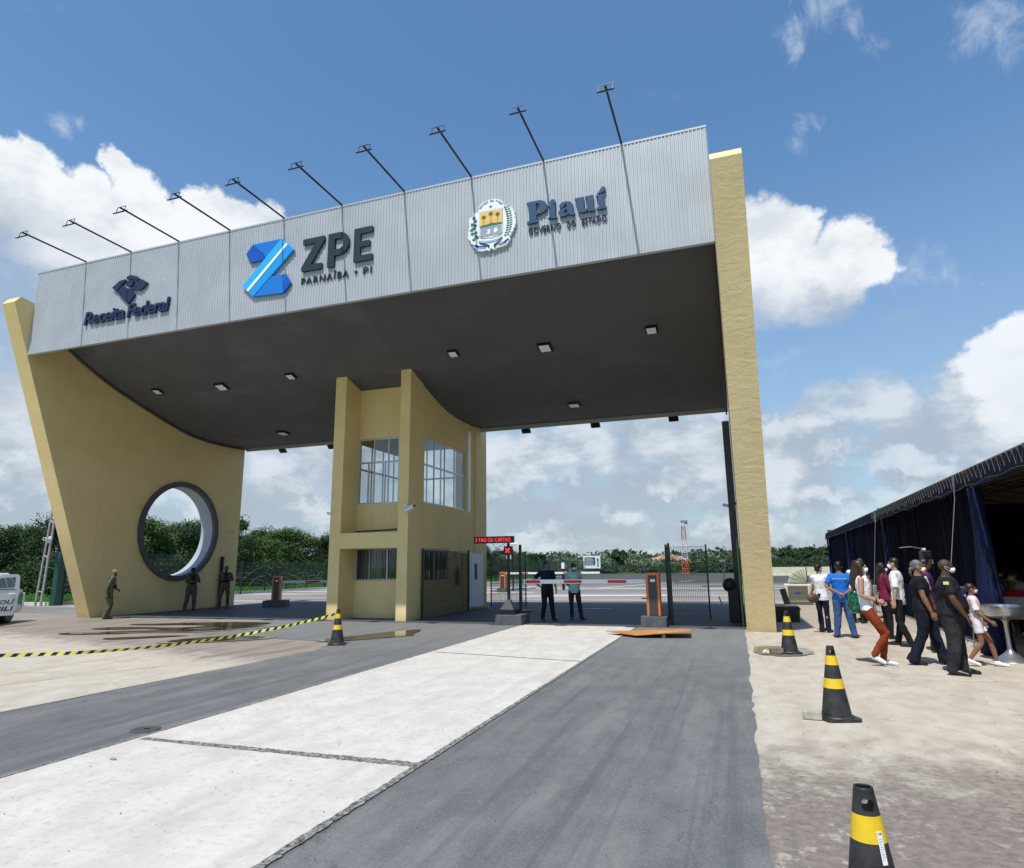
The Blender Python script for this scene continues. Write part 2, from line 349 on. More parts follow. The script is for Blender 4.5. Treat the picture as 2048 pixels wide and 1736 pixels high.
o=sheet('concrete_apron',[(-60,-12),(60,-12),(60,30.2),(.8,30.2),(.8,17.2),(-22.2,17.2),(-22.2,18.4),(-60,18.4)],0,gmat('apron_concrete','apron')); tag(o,kind='structure')
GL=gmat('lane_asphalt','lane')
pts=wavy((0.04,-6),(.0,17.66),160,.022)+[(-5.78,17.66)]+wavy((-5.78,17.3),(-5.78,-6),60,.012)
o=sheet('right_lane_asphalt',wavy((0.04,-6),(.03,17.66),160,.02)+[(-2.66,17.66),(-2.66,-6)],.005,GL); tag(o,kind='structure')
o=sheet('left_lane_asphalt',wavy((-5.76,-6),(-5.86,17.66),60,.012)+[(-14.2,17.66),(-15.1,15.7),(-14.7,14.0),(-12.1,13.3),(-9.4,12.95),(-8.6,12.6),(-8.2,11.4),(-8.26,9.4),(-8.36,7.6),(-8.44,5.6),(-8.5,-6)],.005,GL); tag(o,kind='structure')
o=sheet('white_concrete_lane',wavy((-2.70,-6),(-2.66,17.66),80,.006)+wavy((-5.86,17.66),(-5.72,-6),80,.006),.009,gmat('white_concrete','white')); tag(o,kind='structure')
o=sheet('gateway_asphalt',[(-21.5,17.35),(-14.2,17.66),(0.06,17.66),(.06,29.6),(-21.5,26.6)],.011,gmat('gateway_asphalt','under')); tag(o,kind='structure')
# joints and cracked edges: raised crumbly grey mortar
mj=mat('joint_mortar',(.035,.032,.030),.95,var=.0,col2=(.34,.32,.29),vscale=34,bump=.01,bscale=60,detail=9)
def joint(name,p0,p1,w0,w1,z,n=120,seed=1):
    rr=random.Random(seed); p0=Vector(p0);p1=Vector(p1); d=(p1-p0).normalized(); nn=Vector((-d.y,d.x)); L=[];Rr=[]
    for i in range(n+1):
        t=i/n; c=p0.lerp(p1,t); w=(w0+(w1-w0)*t)
        L.append(c+nn*w*rr.uniform(.35,.62)); Rr.append(c-nn*w*rr.uniform(.35,.62))
    mb=MB(); vs=[(v.x,v.y,z) for v in L+Rr]; k=n+1
    mb.add(vs,[(i,i+1,k+i+1,k+i) for i in range(n)]); o=mb.build(name,mj,fix=False)
    if o.data.polygons[0].normal.z<0: o.data.flip_normals()
    return tag(o,kind='structure')
joint('expansion_joint',(-5.70,5.22),(-2.70,5.24),.08,.12,.0125)
joint('expansion_joint',(-5.70,11.8),(-2.70,11.3),.05,.05,.0125,60,4)
joint('cracked_lane_edge',(-2.67,-2.0),(-2.66,17.6),.085,.035,.0135,400,5)
joint('cracked_lane_edge',(-5.74,-2),(-5.85,17.6),.045,.03,.0135,300,6)
joint('cracked_lane_edge',(-8.42,3),(-8.24,11.3),.02,.02,.0135,120,8)
joint('threshold_joint',(-15,17.66),(0,17.66),.04,.04,.0155,150,9)
joint('road_joint',(-21.4,29.0),(.2,29.6),.12,.12,.0145,100,10)
mwhite=mat('worn_white_paint',(.72,.71,.68),.7,var=.15,vscale=9)
for (a,b,c,d) in ((-6.2,-4.6,24.2,24.35),(-7.9,-6.4,23.2,23.33),(-14.9,-11.5,36.6,37.2)):
    tag(sheet('painted_road_mark',[(a,c),(b,c+.1),(b,d+.1),(a,d)],.0175,mwhite),kind='structure')
tag(sheet('painted_road_mark',[(-9.5,45.),(-4.2,64.),(-4.0,64.),(-9.2,45.)],.002,mwhite),kind='structure')
tag(sheet('painted_road_mark',[(-11.,33.),(-3.6,35.),(-3.6,35.7),(-11.,33.8)],.002,mwhite),kind='structure')
# puddles
mw=bpy.data.materials.new('puddle_water'); mw.use_nodes=True
b=mw.node_tree.nodes['Principled BSDF']; b.inputs['Base Color'].default_value=(.085,.060,.038,1); b.inputs['Roughness'].default_value=.06; b.inputs['IOR'].default_value=1.5; b.inputs['Specular IOR Level'].default_value=.8
mdamp=mat('damp_concrete',(.21,.17,.125),.45,col2=(.30,.25,.19),vscale=4)
def blob(pts,sub=5,amp=.05,seed=2):
    rr=random.Random(seed); out=[]
    n=len(pts)
    for i in range(n):
        p0,p1,p2,p3=[Vector(pts[(i+k-1)%n]) for k in range(4)]
        for s in range(sub):
            t=s/sub; q=.5*((2*p1)+(-p0+p2)*t+(2*p0-5*p1+4*p2-p3)*t*t+(-p0+3*p1-3*p2+p3)*t*t*t)
            out.append((q.x+rr.uniform(-amp,amp),q.y+rr.uniform(-amp,amp)))
    return out
PUD=[[(-13.6,16.6),(-15.2,16.5),(-17.0,15.6),(-17.6,15.2),(-16.6,15.2),(-15.4,15.55),(-14.7,15.25),(-15.2,14.7),(-16.8,14.55),(-17.5,13.95),(-16.8,13.85),(-15.8,14.25),(-14.9,14.3),(-14.4,14.9),(-13.8,15.3),(-13.4,16.1)],
     [(-14.6,13.6),(-13.9,13.8),(-13.2,14.5),(-12.9,15.6),(-13.3,15.7),(-14.2,14.6),(-15.0,14.1),(-16.2,13.3),(-15.9,13.1)],
     [(-16.9,12.9),(-16.2,13.0),(-15.3,13.2),(-15.5,12.95),(-16.5,12.55),(-17.0,12.6)],
     [(-14.7,12.1),(-13.9,12.75),(-13.1,13.1),(-13.5,12.6),(-14.3,11.95)],
     [(-12.6,12.15),(-12.3,12.9),(-11.7,13.25),(-11.0,13.3),(-10.8,12.9),(-11.2,12.35),(-11.7,12.0),(-12.3,11.75)],
     [(-9.25,12.95),(-8.95,13.8),(-8.55,14.9),(-8.1,15.65),(-7.9,15.5),(-7.7,14.7),(-7.55,14.35),(-8.1,13.5),(-8.5,13.0),(-8.75,12.75)],
     [(.22,13.25),(.3,14.0),(.75,14.1),(1.05,13.7),(1.0,13.2),(.6,12.95)]]
for i,p in enumerate(PUD):
    o=sheet('puddle',blob(p,6,.02,i),.0185,mw); tag(o,kind='structure')
    c=Vector((sum(a for a,_ in p)/len(p),sum(b for _,b in p)/len(p)))
    if i in(1,4,6): o=sheet('damp_patch',blob([tuple(c+(Vector(q)-c)*1.22) for q in p],6,.05,i+9),.0165,mdamp); tag(o,kind='structure')
# kerbs beyond the gate
mk=mat('kerb_concrete',(.58,.57,.54),.85,var=.15,vscale=3)
def kerb(pts,w=.18,h=.14):
    for i in range(len(pts)-1):
        a=Vector((*pts[i],0));b=Vector((*pts[i+1],0)); d=b-a; ang=math.atan2(d.y,d.x)
        tag(MB().box(((a.x+b.x)/2,(a.y+b.y)/2,h/2-.03),(d.length+.1,w,h+.06),(0,0,ang)).build('kerb',mk),kind='structure')
kerb([(-31.2,22.6),(-30.9,28),(-30.2,43),(-21.3,57.6),(-22.9,107.5)]); kerb([(-16.,36.8),(-14.9,38.2),(-13.6,43.4),(-13.9,44.2)],.5); kerb([(-60,22.6),(-31.3,22.6)])

# ================= the gateway =================
def wallmat(name,c1,c2,bump,bs,wr=0):
    m=bpy.data.materials.new(name); m.use_nodes=True; w=NT(m.node_tree)
    b=w.n('ShaderNodeBsdfPrincipled'); out=w.n('ShaderNodeOutputMaterial'); w.nt.links.new(b.outputs[0],out.inputs[0])
    tc=w.n('ShaderNodeTexCoord').outputs['Object']
    n1=w.noise(tc,.7,8,.6); n2=w.noise(tc,6,8,.65); rain=w.noise(w.mapping(tc,(6,6,.35)),1.2,6,.6)
    c=w.mix(w.mr(n1,.3,.7),c1,c2); c=w.mix(w.m('MULTIPLY',w.mr(n2,.5,.7),.18),c,tuple(x*.72 for x in c1)); c=w.mix(w.m('MULTIPLY',w.mr(rain,.50,.72),.15),c,tuple(x*.66 for x in c1))
    sp=w.n('ShaderNodeSeparateXYZ'); w.set(sp.inputs[0],tc)
    foot=w.m('MULTIPLY',w.mr(w.m('ADD',sp.outputs[2],w.m('MULTIPLY',n2,.25)),.42,.065),.35); c=w.mix(foot,c,(.30,.235,.15))
    w.set(b.inputs['Base Color'],c); b.inputs['Roughness'].default_value=.75; b.inputs['Specular IOR Level'].default_value=.25
    h=w.noise(tc,bs,6,.6)
    if wr: h=w.m('ADD',w.m('MULTIPLY',h,.3),w.noise(w.mapping(tc,(1.2,1.2,2.6)),2.2,6,.55,1.2))
    bp=w.n('ShaderNodeBump'); bp.inputs['Strength'].default_value=1; bp.inputs['Distance'].default_value=bump; w.set(bp.inputs['Height'],h); w.nt.links.new(bp.outputs[0],b.inputs['Normal'])
    return m
MY=wallmat('yellow_render',(.72,.555,.26),(.78,.615,.30),.01,45)
MYR=wallmat('wrinkled_yellow_render',(.74,.585,.31),(.81,.655,.36),.012,30,1)
MDG=mat('dark_grey_paint',(.062,.062,.066),.6,var=.15,vscale=4)
MBL=mat('pale_blue_grey_paint',(.36,.39,.43),.6,var=.08,vscale=2)
gate=thing('gateway_building','huge yellow entrance gateway with grey corrugated fascia and dark curved roof spanning the road','gateway',(0,0,0))
def sideprofile(x0,x1,loops,name,m,parent):
    vs,fs=shape2d(loops,x1-x0)       # local x->Y, y->Z, thickness->X
    mb=MB(); mb.add([Vector((x0+v.z,v.x,v.y)) for v in vs],fs); return mb.build(name,m,parent)
def circ(cx,cy,r,n=72): return [(cx+r*math.cos(2*PI*i/n),cy+r*math.sin(2*PI*i/n)) for i in range(n)]
SL=-.384; PROF=[(17.04,0),(17.04+SL*10.2,10.2),(13.30,10.44),(23.9,9.0),(23.9,0)]
lw=sideprofile(-22.13,-21.54,[PROF,circ(20.56,3.17,1.84)],'side_wall',MY,gate)
rw=sideprofile(.07,.735,[PROF],'side_wall',MYR,gate)
# ring round the hole: dark proud rim + pale reveal
mb=MB(); n=80
rings=[]
for (r,x) in ((2.0,-21.535),(2.0,-21.44),(1.80,-21.44),(1.80,-21.60)): rings.append([Vector((x,20.56+r*math.cos(2*PI*j/n),3.17+r*math.sin(2*PI*j/n))) for j in range(n)])
mb.loft(rings,cap=False); auto_smooth(mb.build('porthole_rim',MDG,gate))
mb=MB(); rings=[]
for (r,x) in ((1.83,-21.60),(1.80,-21.60),(1.80,-22.22),(1.83,-22.22),(2.0,-22.22),(2.0,-22.14)): rings.append([Vector((x,20.56+r*math.cos(2*PI*j/n),3.17+r*math.sin(2*PI*j/n))) for j in range(n)])
mb.loft(rings,cap=False); auto_smooth(mb.build('porthole_reveal',MBL,gate))
# roof shell: curved soffit
SOF=[(13.86,9.92),(14.4,9.6),(15,9.25),(15.5,8.97),(16,8.72),(16.6,8.45),(17.2,8.22),(17.93,7.98),(18.83,7.70),(19.6,7.47),(20.3,7.29),(20.9,7.18),(21.6,7.12),(22.4,7.10),(23.2,7.12),(23.95,7.17)]
def sofz(y):
    for (a,b),(c,d) in zip(SOF,SOF[1:]):
        if a<=y<=c: return b+(d-b)*(y-a)/(c-a)
    return SOF[-1][1]
mso=bpy.data.materials.new('soffit_grey'); mso.use_nodes=True; w=NT(mso.node_tree)
b=w.n('ShaderNodeBsdfPrincipled'); out=w.n('ShaderNodeOutputMaterial'); w.nt.links.new(b.outputs[0],out.inputs[0]); tc=w.n('ShaderNodeTexCoord').outputs['Object']
c=w.mix(w.mr(w.noise(tc,.5,7,.6,.5),.35,.65),(.088,.092,.096),(.108,.112,.116)); pt=w.noise(w.mapping(tc,(.5,.8,1),(3.3,1.7,0)),.9,3,.45,.6)
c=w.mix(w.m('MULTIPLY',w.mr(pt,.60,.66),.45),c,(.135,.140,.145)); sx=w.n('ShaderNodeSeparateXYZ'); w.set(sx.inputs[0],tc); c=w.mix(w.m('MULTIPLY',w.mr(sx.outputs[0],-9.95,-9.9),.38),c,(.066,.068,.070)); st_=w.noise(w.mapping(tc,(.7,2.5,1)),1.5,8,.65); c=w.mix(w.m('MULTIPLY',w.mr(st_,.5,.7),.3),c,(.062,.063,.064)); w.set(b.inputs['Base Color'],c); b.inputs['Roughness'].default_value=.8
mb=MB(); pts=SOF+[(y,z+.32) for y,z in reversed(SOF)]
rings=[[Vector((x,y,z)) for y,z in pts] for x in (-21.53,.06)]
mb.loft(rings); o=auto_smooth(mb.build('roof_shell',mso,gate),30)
# left trim pipe along soffit and back edge trim
mb=MB(); mb.tube([(-21.47,y,z-.06) for y,z in SOF[1:]],.045,6); mb.build('roof_trim',MDG,gate)
mb=MB(); mb.bb(-21.53,.06,23.97,24.03,7.02,7.34); mb.build('roof_edge_trim',mat('pale_trim',(.42,.43,.45),.5),gate)
mb=MB(); mb.tube([(0.0,y,z-.05) for y,z in SOF[1:]],.045,6); mb.tube([(.0,23.95,7.1),(.0,23.95,6.9)],.03,6); mb.build('roof_trim',MDG,gate)
# corrugated fascia
mfa=bpy.data.materials.new('galvanised_corrugated_sheet'); mfa.use_nodes=True; w=NT(mfa.node_tree)
b=w.n('ShaderNodeBsdfPrincipled'); out=w.n('ShaderNodeOutputMaterial'); w.nt.links.new(b.outputs[0],out.inputs[0]); tc=w.n('ShaderNodeTexCoord').outputs['Object']
c=w.mix(w.mr(w.noise(tc,.8,6,.6),.3,.7),(.375,.395,.42),(.43,.45,.475)); c=w.mix(w.m('MULTIPLY',w.mr(w.noise(w.mapping(tc,(5,5,.6)),1.,6,.6),.52,.72),.3),c,(.52,.53,.54))
spk=w.mr(w.noise(tc,7.,3,.5),.72,.75); c=w.mix(w.m('MULTIPLY',spk,.6),c,(.62,.62,.61))
w.set(b.inputs['Base Color'],c); b.inputs['Roughness'].default_value=.5; b.inputs['Metallic'].default_value=.15
ZB,ZT=8.59,11.47; X0,X1=-21.56,.06; pitch=.088; dep=.013; cols=[]; x=X0
while x<X1:
    for dx,dy in ((0,0),(.030,0),(.042,dep),(.076,dep)):
        if x+dx<X1: cols.append((x+dx,13.735+dy))
    x+=pitch
cols.append((X1,13.735))
mb=MB(); vs=[(a,b_,z) for a,b_ in cols for z in(ZB,ZT)]; mb.add(vs,[(2*i,2*i+2,2*i+3,2*i+1) for i in range(len(cols)-1)])
mb.bb(X0,X1,13.76,13.855,ZB+.002,ZT-.002); fa=mb.build('corrugated_fascia',mfa,gate)
mb=MB(); mb.bb(X0,X1,13.728,13.87,ZT-.03,ZT+.02); mb.build('fascia_capping',mat('light_sheet_trim',(.42,.44,.46),.45,metal=.2),gate)
# ---- lettering, each sign a thing fixed to the fascia ----
NAVY=mat('navy_letter_face',(.018,.028,.072),.45,spec=.3); SLATE=mat('slate_letter_face',(.022,.034,.046),.45,spec=.3); BLK=mat('black_letter_side',(.012,.015,.022),.5); PBLUE=mat('blue_letter_face',(.026,.068,.15),.45,spec=.3)
YF=13.665
def sign_part(vf,name,m,parent):
    mb=MB(); mb.add(*vf); return mb.build(name,m,parent)
s1=thing('raised_sign','dark navy customs emblem above the words Receita Federal on the fascia left end','sign',(-17.3,13.6,9.2))
def P0(par,o):   # keep world coordinates when parenting to an offset empty
    o.parent=par; o.location=-Vector(par.location); return o
def addto(par,vf,name,m):
    mb=MB(); mb.add(*vf); o=mb.build(name,m); return P0(par,o)
RF=[[(-17.986,10.34),(-17.848,10.424),(-17.689,10.524),(-17.45,10.549),(-17.42,10.50),(-17.50,10.44),(-17.615,10.346),(-17.70,10.255),(-17.779,10.196)],
 [(-17.42,10.600),(-17.252,10.655),(-16.955,10.555),(-16.9,10.477),(-16.95,10.415),(-17.03,10.41),(-17.11,10.485),(-17.25,10.515),(-17.36,10.525)],
 [(-16.816,10.463),(-16.513,10.285),(-16.645,10.147),(-16.786,10.074),(-17.2,10.165),(-17.10,10.225),(-17.00,10.276),(-16.90,10.385)],
 [(-17.729,10.141),(-17.56,10.335),(-17.263,10.195),(-16.972,9.959),(-17.228,9.687)]]
for i,p in enumerate(RF): addto(s1,polyxz([p],YF,.06),'emblem_piece',NAVY)
addto(s1,polyxz([[(-17.235+.14*math.cos(a*PI/12),10.375+.115*math.sin(a*PI/12)) for a in range(24)]],YF,.06),'emblem_piece',NAVY)
addto(s1,fitxz(text2d('Receita',1,.06,.02,.12,.93),-19.03,-17.33,9.235,9.665,YF),'lettering',NAVY)
addto(s1,fitxz(text2d('Federal',1,.06,.02,.12,.93),-17.22,-15.56,9.235,9.675,YF),'lettering',NAVY)
s2=thing('raised_sign','bright blue folded ribbon Z emblem fixed to the fascia left of the ZPE letters','sign',(-12,13.6,9.2))
def bl(n,c): return mat(n,c,.28,spec=.6)
addto(s2,polyxz([[(-12.794,10.547),(-12.576,10.81),(-12.18,10.46),(-12.121,10.269),(-12.606,10.259)]],YF,.06),'folded_ribbon',bl('deep_blue_gloss',(.008,.075,.42)))
addto(s2,polyxz([[(-12.570,10.812),(-11.572,10.811),(-12.10,10.29),(-12.17,10.46)]],YF,.06),'folded_ribbon',bl('royal_blue_gloss',(.010,.17,.58)))
B2=bl('sky_blue_gloss',(.03,.40,.80)); B3=bl('azure_gloss',(.015,.30,.72))
addto(s2,polyxz([[(-11.572,10.813),(-11.355,10.62),(-12.636,9.378),(-12.829,9.559)]],YF-.012,.07),'folded_ribbon',B2)
addto(s2,polyxz([[(-11.353,10.62),(-11.126,10.399),(-12.427,9.18),(-12.634,9.377)]],YF-.012,.07),'folded_ribbon',B3)
addto(s2,polyxz([[(-11.395,10.632),(-11.325,10.596),(-12.595,9.358),(-12.671,9.406)]],YF-.022,.008),'white_stripe',mat('white_gloss',(.85,.87,.88),.3))
addto(s2,polyxz([[(-11.879,9.704),(-11.358,9.709),(-11.376,9.148),(-12.427,9.18)]],YF,.06),'folded_ribbon',bl('royal_blue_gloss',(.010,.17,.58)))
addto(s2,polyxz([[(-11.356,9.707),(-11.16,9.406),(-11.374,9.150)]],YF,.06),'folded_ribbon',bl('deep_blue_gloss',(.008,.075,.42)))
s3=thing('raised_sign','large dark slate letters ZPE above small letters PARNAIBA PI on the fascia','sign',(-9.7,13.6,9.3))
def rnd_poly(P,r=.03,k=3):
    out=[]; n=len(P)
    for i in range(n):
        p=Vector(P[i]); a=(Vector(P[i-1])-p); b2=(Vector(P[(i+1)%n])-p); rr=min(r,a.length*.45,b2.length*.45); a=p+a.normalized()*rr; b2=p+b2.normalized()*rr
        for j in range(k+1):
            t=j/k; q=a*(1-t)**2+p*2*t*(1-t)+b2*t*t; out.append((q.x,q.y))
    return out
Zp=[(-10.83,10.64),(-10.125,10.64),(-10.11,10.53),(-10.54,9.84),(-10.17,9.84),(-10.17,9.67),(-10.84,9.67),(-10.85,9.78),(-10.42,10.47),(-10.83,10.47)]
addto(s3,polyxz([rnd_poly(Zp)],YF,.065),'letter',SLATE)
cx,cz,Rr=-9.66,10.31,.335
bo=[(-10.0,9.66),(-9.79,9.66),(-9.79,9.975),(-9.66,9.975)]+[(cx+Rr*math.cos(a),cz+Rr*math.sin(a)) for a in [(-PI/2+PI*i/14) for i in range(1,14)]]+[(-9.66,10.645),(-10.0,10.645)]
bi=[(-9.79,10.15),(-9.66,10.15)]+[(cx+.16*math.cos(a),cz+.16*math.sin(a)) for a in [(-PI/2+PI*i/10) for i in range(1,10)]]+[(-9.66,10.47),(-9.79,10.47)]
addto(s3,polyxz([bo,bi],YF,.065),'letter',SLATE)
E=[(-9.175,10.64),(-8.60,10.64),(-8.60,10.475),(-8.975,10.475),(-8.975,10.245),(-8.68,10.245),(-8.68,10.08),(-8.975,10.08),(-8.975,9.835),(-8.59,9.835),(-8.59,9.665),(-9.175,9.665)]
addto(s3,polyxz([rnd_poly(E)],YF,.065),'letter',SLATE)
addto(s3,fitxz(text2d('PARNAÍBA',1,.03,.010,0,1.25),-10.84,-9.325,9.305,9.55,YF+.035),'lettering',BLK)
addto(s3,polyxz([circ(-9.105,9.40,.045,14)],YF+.035,.03),'lettering',BLK)
addto(s3,fitxz(text2d('PI',1,.03,.010,0,1.2),-8.88,-8.615,9.30,9.485,YF+.035),'lettering',BLK)
s4=thing('raised_sign','blue slab serif word Piaui above GOVERNO DO ESTADO at the right of the fascia','sign',(-3.3,13.6,9.5))
def sc2(L,x,z,sx,sz): return [(x+a*sx,z+b_*sz) for a,b_ in L]
Pl=[[(0,0),(.52,0),(.52,.06),(.43,.12),(.43,.36),(.62,.37),(.8,.43),(.91,.56),(.92,.74),(.83,.9),(.66,.99),(.5,1),(0,1),(0,.91),(.1,.87),(.1,.12),(0,.09)],[(.43,.47),(.5,.47),(.58,.53),(.6,.68),(.58,.82),(.5,.89),(.43,.89)]]
addto(s4,polyxz([sc2(L,-4.26,9.82,.56,.575) for L in Pl],YF,.06),'letter',PBLUE)
ib=[(0,0),(.42,0),(.42,.08),(.34,.1),(.34,.68),(0,.68),(0,.6),(.09,.57),(.09,.1),(0,.08)]
addto(s4,polyxz([sc2(ib,-3.72,9.84,.52,.52)],YF,.06),'letter',PBLUE)
addto(s4,polyxz([circ(-3.60,10.275,.073,18)],YF,.06),'letter_dot',PBLUE)
al=[[(.0,.18),(.08,.04),(.22,0),(.36,.05),(.43,.11),(.5,.01),(.6,0),(.7,.03),(.7,.11),(.63,.13),(.63,.5),(.53,.64),(.34,.7),(.14,.67),(.03,.56),(.05,.46),(.15,.42),(.24,.47),(.27,.56),(.33,.58),(.37,.5),(.37,.43),(.14,.38),(.02,.3)],[(.37,.33),(.26,.28),(.24,.19),(.3,.12),(.37,.18)]]
addto(s4,polyxz([sc2(L,-3.46,9.835,.57,.56) for L in al],YF,.06),'letter',PBLUE)
ul=[(0,.68),(0,.6),(.07,.57),(.07,.16),(.14,.04),(.28,0),(.42,.04),(.48,.1),(.48,0),(.74,0),(.74,.08),(.68,.1),(.68,.68),(.38,.68),(.38,.6),(.45,.57),(.45,.2),(.38,.13),(.33,.18),(.33,.68)]
addto(s4,polyxz([sc2(ul,-3.05,9.845,.66,.60)],YF,.06),'letter',PBLUE)
addto(s4,polyxz([sc2(ib,-2.535,9.85,.57,.56)],YF,.06),'letter',PBLUE)
addto(s4,polyxz([[(-2.50,10.26),(-2.38,10.42),(-2.32,10.41),(-2.30,10.36),(-2.33,10.30),(-2.42,10.255)]],YF,.06),'letter_accent',PBLUE)
for tx,a,b_ in (('GOVERNO',-4.235,-3.42),('DO',-3.265,-3.055),('ESTADO',-2.91,-2.31)):
    addto(s4,fitxz(text2d(tx,1,.03,.008,0,1.05),a,b_,9.545,9.72,YF+.035),'lettering',NAVY)
# coat of arms
s5=thing('coat_of_arms','white state coat of arms with palm shield and leaf branches on the fascia','emblem',(-5.2,13.6,9.3))
WH=mat('white_plastic',(.80,.82,.83),.35); GRN=mat('leaf_green_print',(.01,.16,.085),.4); ORG=mat('orange_print',(.80,.50,.13),.4); DKB=mat('navy_print',(.012,.04,.16),.4); LTB=mat('light_blue_print',(.42,.58,.80),.4); GRY=mat('grey_print',(.12,.13,.15),.5); BRN=mat('brown_print',(.42,.20,.03),.5)
EO=[(-5.529,10.456),(-5.524,10.532),(-5.472,10.607),(-5.359,10.66),(-5.229,10.685),(-5.089,10.675),(-4.969,10.63),(-4.887,10.55),(-4.86,10.459),(-4.852,10.42),(-4.806,10.443),(-4.751,10.408),(-4.70,10.405),(-4.661,10.351),(-4.615,10.32),(-4.61,10.26),(-4.575,10.224),(-4.59,10.17),(-4.556,10.12),(-4.575,10.07),(-4.54,10.02),(-4.56,9.97),(-4.54,9.924),(-4.575,9.87),(-4.567,9.82),(-4.614,9.78),(-4.614,9.715),(-4.669,9.69),(-4.669,9.633),(-4.725,9.58),(-4.69,9.509),(-4.743,9.462),(-4.798,9.38),(-4.916,9.356),(-5.07,9.338),(-5.125,9.293),(-5.198,9.362),(-5.253,9.289),(-5.326,9.33),(-5.437,9.313),(-5.585,9.359),(-5.604,9.409),(-5.688,9.48),(-5.641,9.528),(-5.744,9.566),(-5.754,9.662),(-5.80,9.69),(-5.83,9.762),(-5.80,9.81),(-5.83,9.876),(-5.79,9.94),(-5.81,9.99),(-5.78,10.04),(-5.79,10.12),(-5.80,10.23),(-5.765,10.293),(-5.689,10.306),(-5.661,10.377),(-5.60,10.40),(-5.529,10.398)]
addto(s5,polyxz([EO],YF,.07),'backing_plate',WH)
SH=[(-5.505,10.374),(-4.893,10.374),(-4.895,9.74),(-4.93,9.68),(-5.00,9.65),(-5.12,9.645),(-5.197,9.620),(-5.27,9.645),(-5.40,9.65),(-5.464,9.68),(-5.505,9.74)]
cshx=lambda L,k:[((x+5.2)*k-5.2,(z-10.0)*k+10.0) for x,z in L]
addto(s5,polyxz([cshx(SH,1.025)],YF-.005,.004),'shield_outline',GRY); addto(s5,polyxz([SH],YF-.010,.004),'shield',WH)
addto(s5,polyxz([[(-5.495,9.97),(-5.417,9.995),(-5.324,9.99),(-5.195,10.025),(-5.047,9.996),(-4.903,9.995),(-4.903,10.364),(-5.495,10.364)]],YF-.015,.004),'orange_sky',ORG)
addto(s5,polyxz([[(-5.495,9.95),(-5.495,9.975),(-5.417,10.0),(-5.324,9.995),(-5.195,10.03),(-5.047,10.0),(-4.903,10.0),(-4.903,9.955)]],YF-.020,.004),'green_hill',GRN)
for i,(px,pz,h) in enumerate(((-5.389,10.207,.2),(-5.198,10.273,.24),(-5.018,10.227,.21))):
    addto(s5,polyxz([[(px-.009,10.0),(px+.009,10.0),(px+.006,pz),(px-.006,pz)]],YF-.024,.003),'palm_trunk',BRN)
    L=[]; K_=18
    for k in range(K_): rr=(.072 if k%2==0 else .035); a=2*PI*k/K_+.2; L.append((px+rr*math.cos(a),pz+.01+rr*.85*math.sin(a)))
    addto(s5,polyxz([L],YF-.028,.003),'palm_crown',GRN)
rr_=random.Random(5)
for k in range(9):
    z=9.915-k*.030
    if k in(2,3,4,5): segs=[(-5.485,-5.30+rr_.uniform(-.03,.03)),(-5.22,-5.12),(-5.05+rr_.uniform(-.03,.03),-4.915)]
    else: segs=[(-5.485,-4.915)]
    for a,b_ in segs: addto(s5,polyxz([[(a,z),(b_,z),(b_,z+.008),(a,z+.008)]],YF-.015,.003),'water_line',DKB)
L=[]
for k in range(10): r=.05 if k%2==0 else .021; a=PI/2+2*PI*k/10; L.append((-5.205+r*math.cos(a),10.485+r*math.sin(a)))
addto(s5,polyxz([L],YF-.006,.005),'star',GRY)
txt='ESTADO DO PIAUÍ'
for i,ch in enumerate(txt):
    if ch==' ': continue
    a=R(158-(136)*i/(len(txt)-1)); vs,fs=text2d(ch,.075,.004,.0012,0,1,'CENTER'); rot=Matrix.Rotation(a-PI/2,3,'Z')
    c=Vector((-5.20+.285*math.cos(a),10.405+.205*math.sin(a)+.0,0)); q=[rot@v+c for v in vs]
    addto(s5,([Vector((v.x,YF-.006+.004-v.z,v.y)) for v in q],fs),'arched_letter',GRY)
def leaf(x,z,l,wd,a):
    c,s=math.cos(a),math.sin(a); pts=[(0,-wd*.2),(l*.3,-wd*.5),(l*.7,-wd*.35),(l,0),(l*.7,wd*.35),(l*.3,wd*.5),(0,wd*.2)]
    return [(x+c*u-s*v,z+s*u+c*v) for u,v in pts]
st=[(-4.785,10.38),(-4.735,10.225),(-4.714,10.071),(-4.711,9.92),(-4.735,9.777),(-4.79,9.62)]
def along(P,t):
    t*=len(P)-1; i=min(int(t),len(P)-2); f=t-i; return (P[i][0]*(1-f)+P[i+1][0]*f,P[i][1]*(1-f)+P[i+1][1]*f)
mbm=MB()
for k in range(13):
    x,z=along(st,k/12)
    mbm.add(*polyxz([leaf(x+.004,z,.085,.035,R(20))],YF-.006,.004)); mbm.add(*polyxz([leaf(x-.004,z,.075,.035,R(160))],YF-.011,.004))
P0(s5,mbm.build('leaf_branch',GRN))
mbm=MB()
for k,(x,z) in enumerate([(-5.66,10.25),(-5.62,10.16),(-5.70,10.08),(-5.62,10.04),(-5.72,9.93),(-5.66,9.97),(-5.61,9.84),(-5.70,9.82),(-5.60,9.74),(-5.66,9.66),(-5.57,9.70)]):
    L=[]
    for q in range(12): r=(.062 if q%2==0 else .032)*(1+.15*math.sin(q*k)); a=2*PI*q/12+k; L.append((x+r*math.cos(a),z+r*.85*math.sin(a)))
    mbm.add(*polyxz([L],YF-.006-.004*(k%3),.0035))
P0(s5,mbm.build('cotton_branch',GRN))
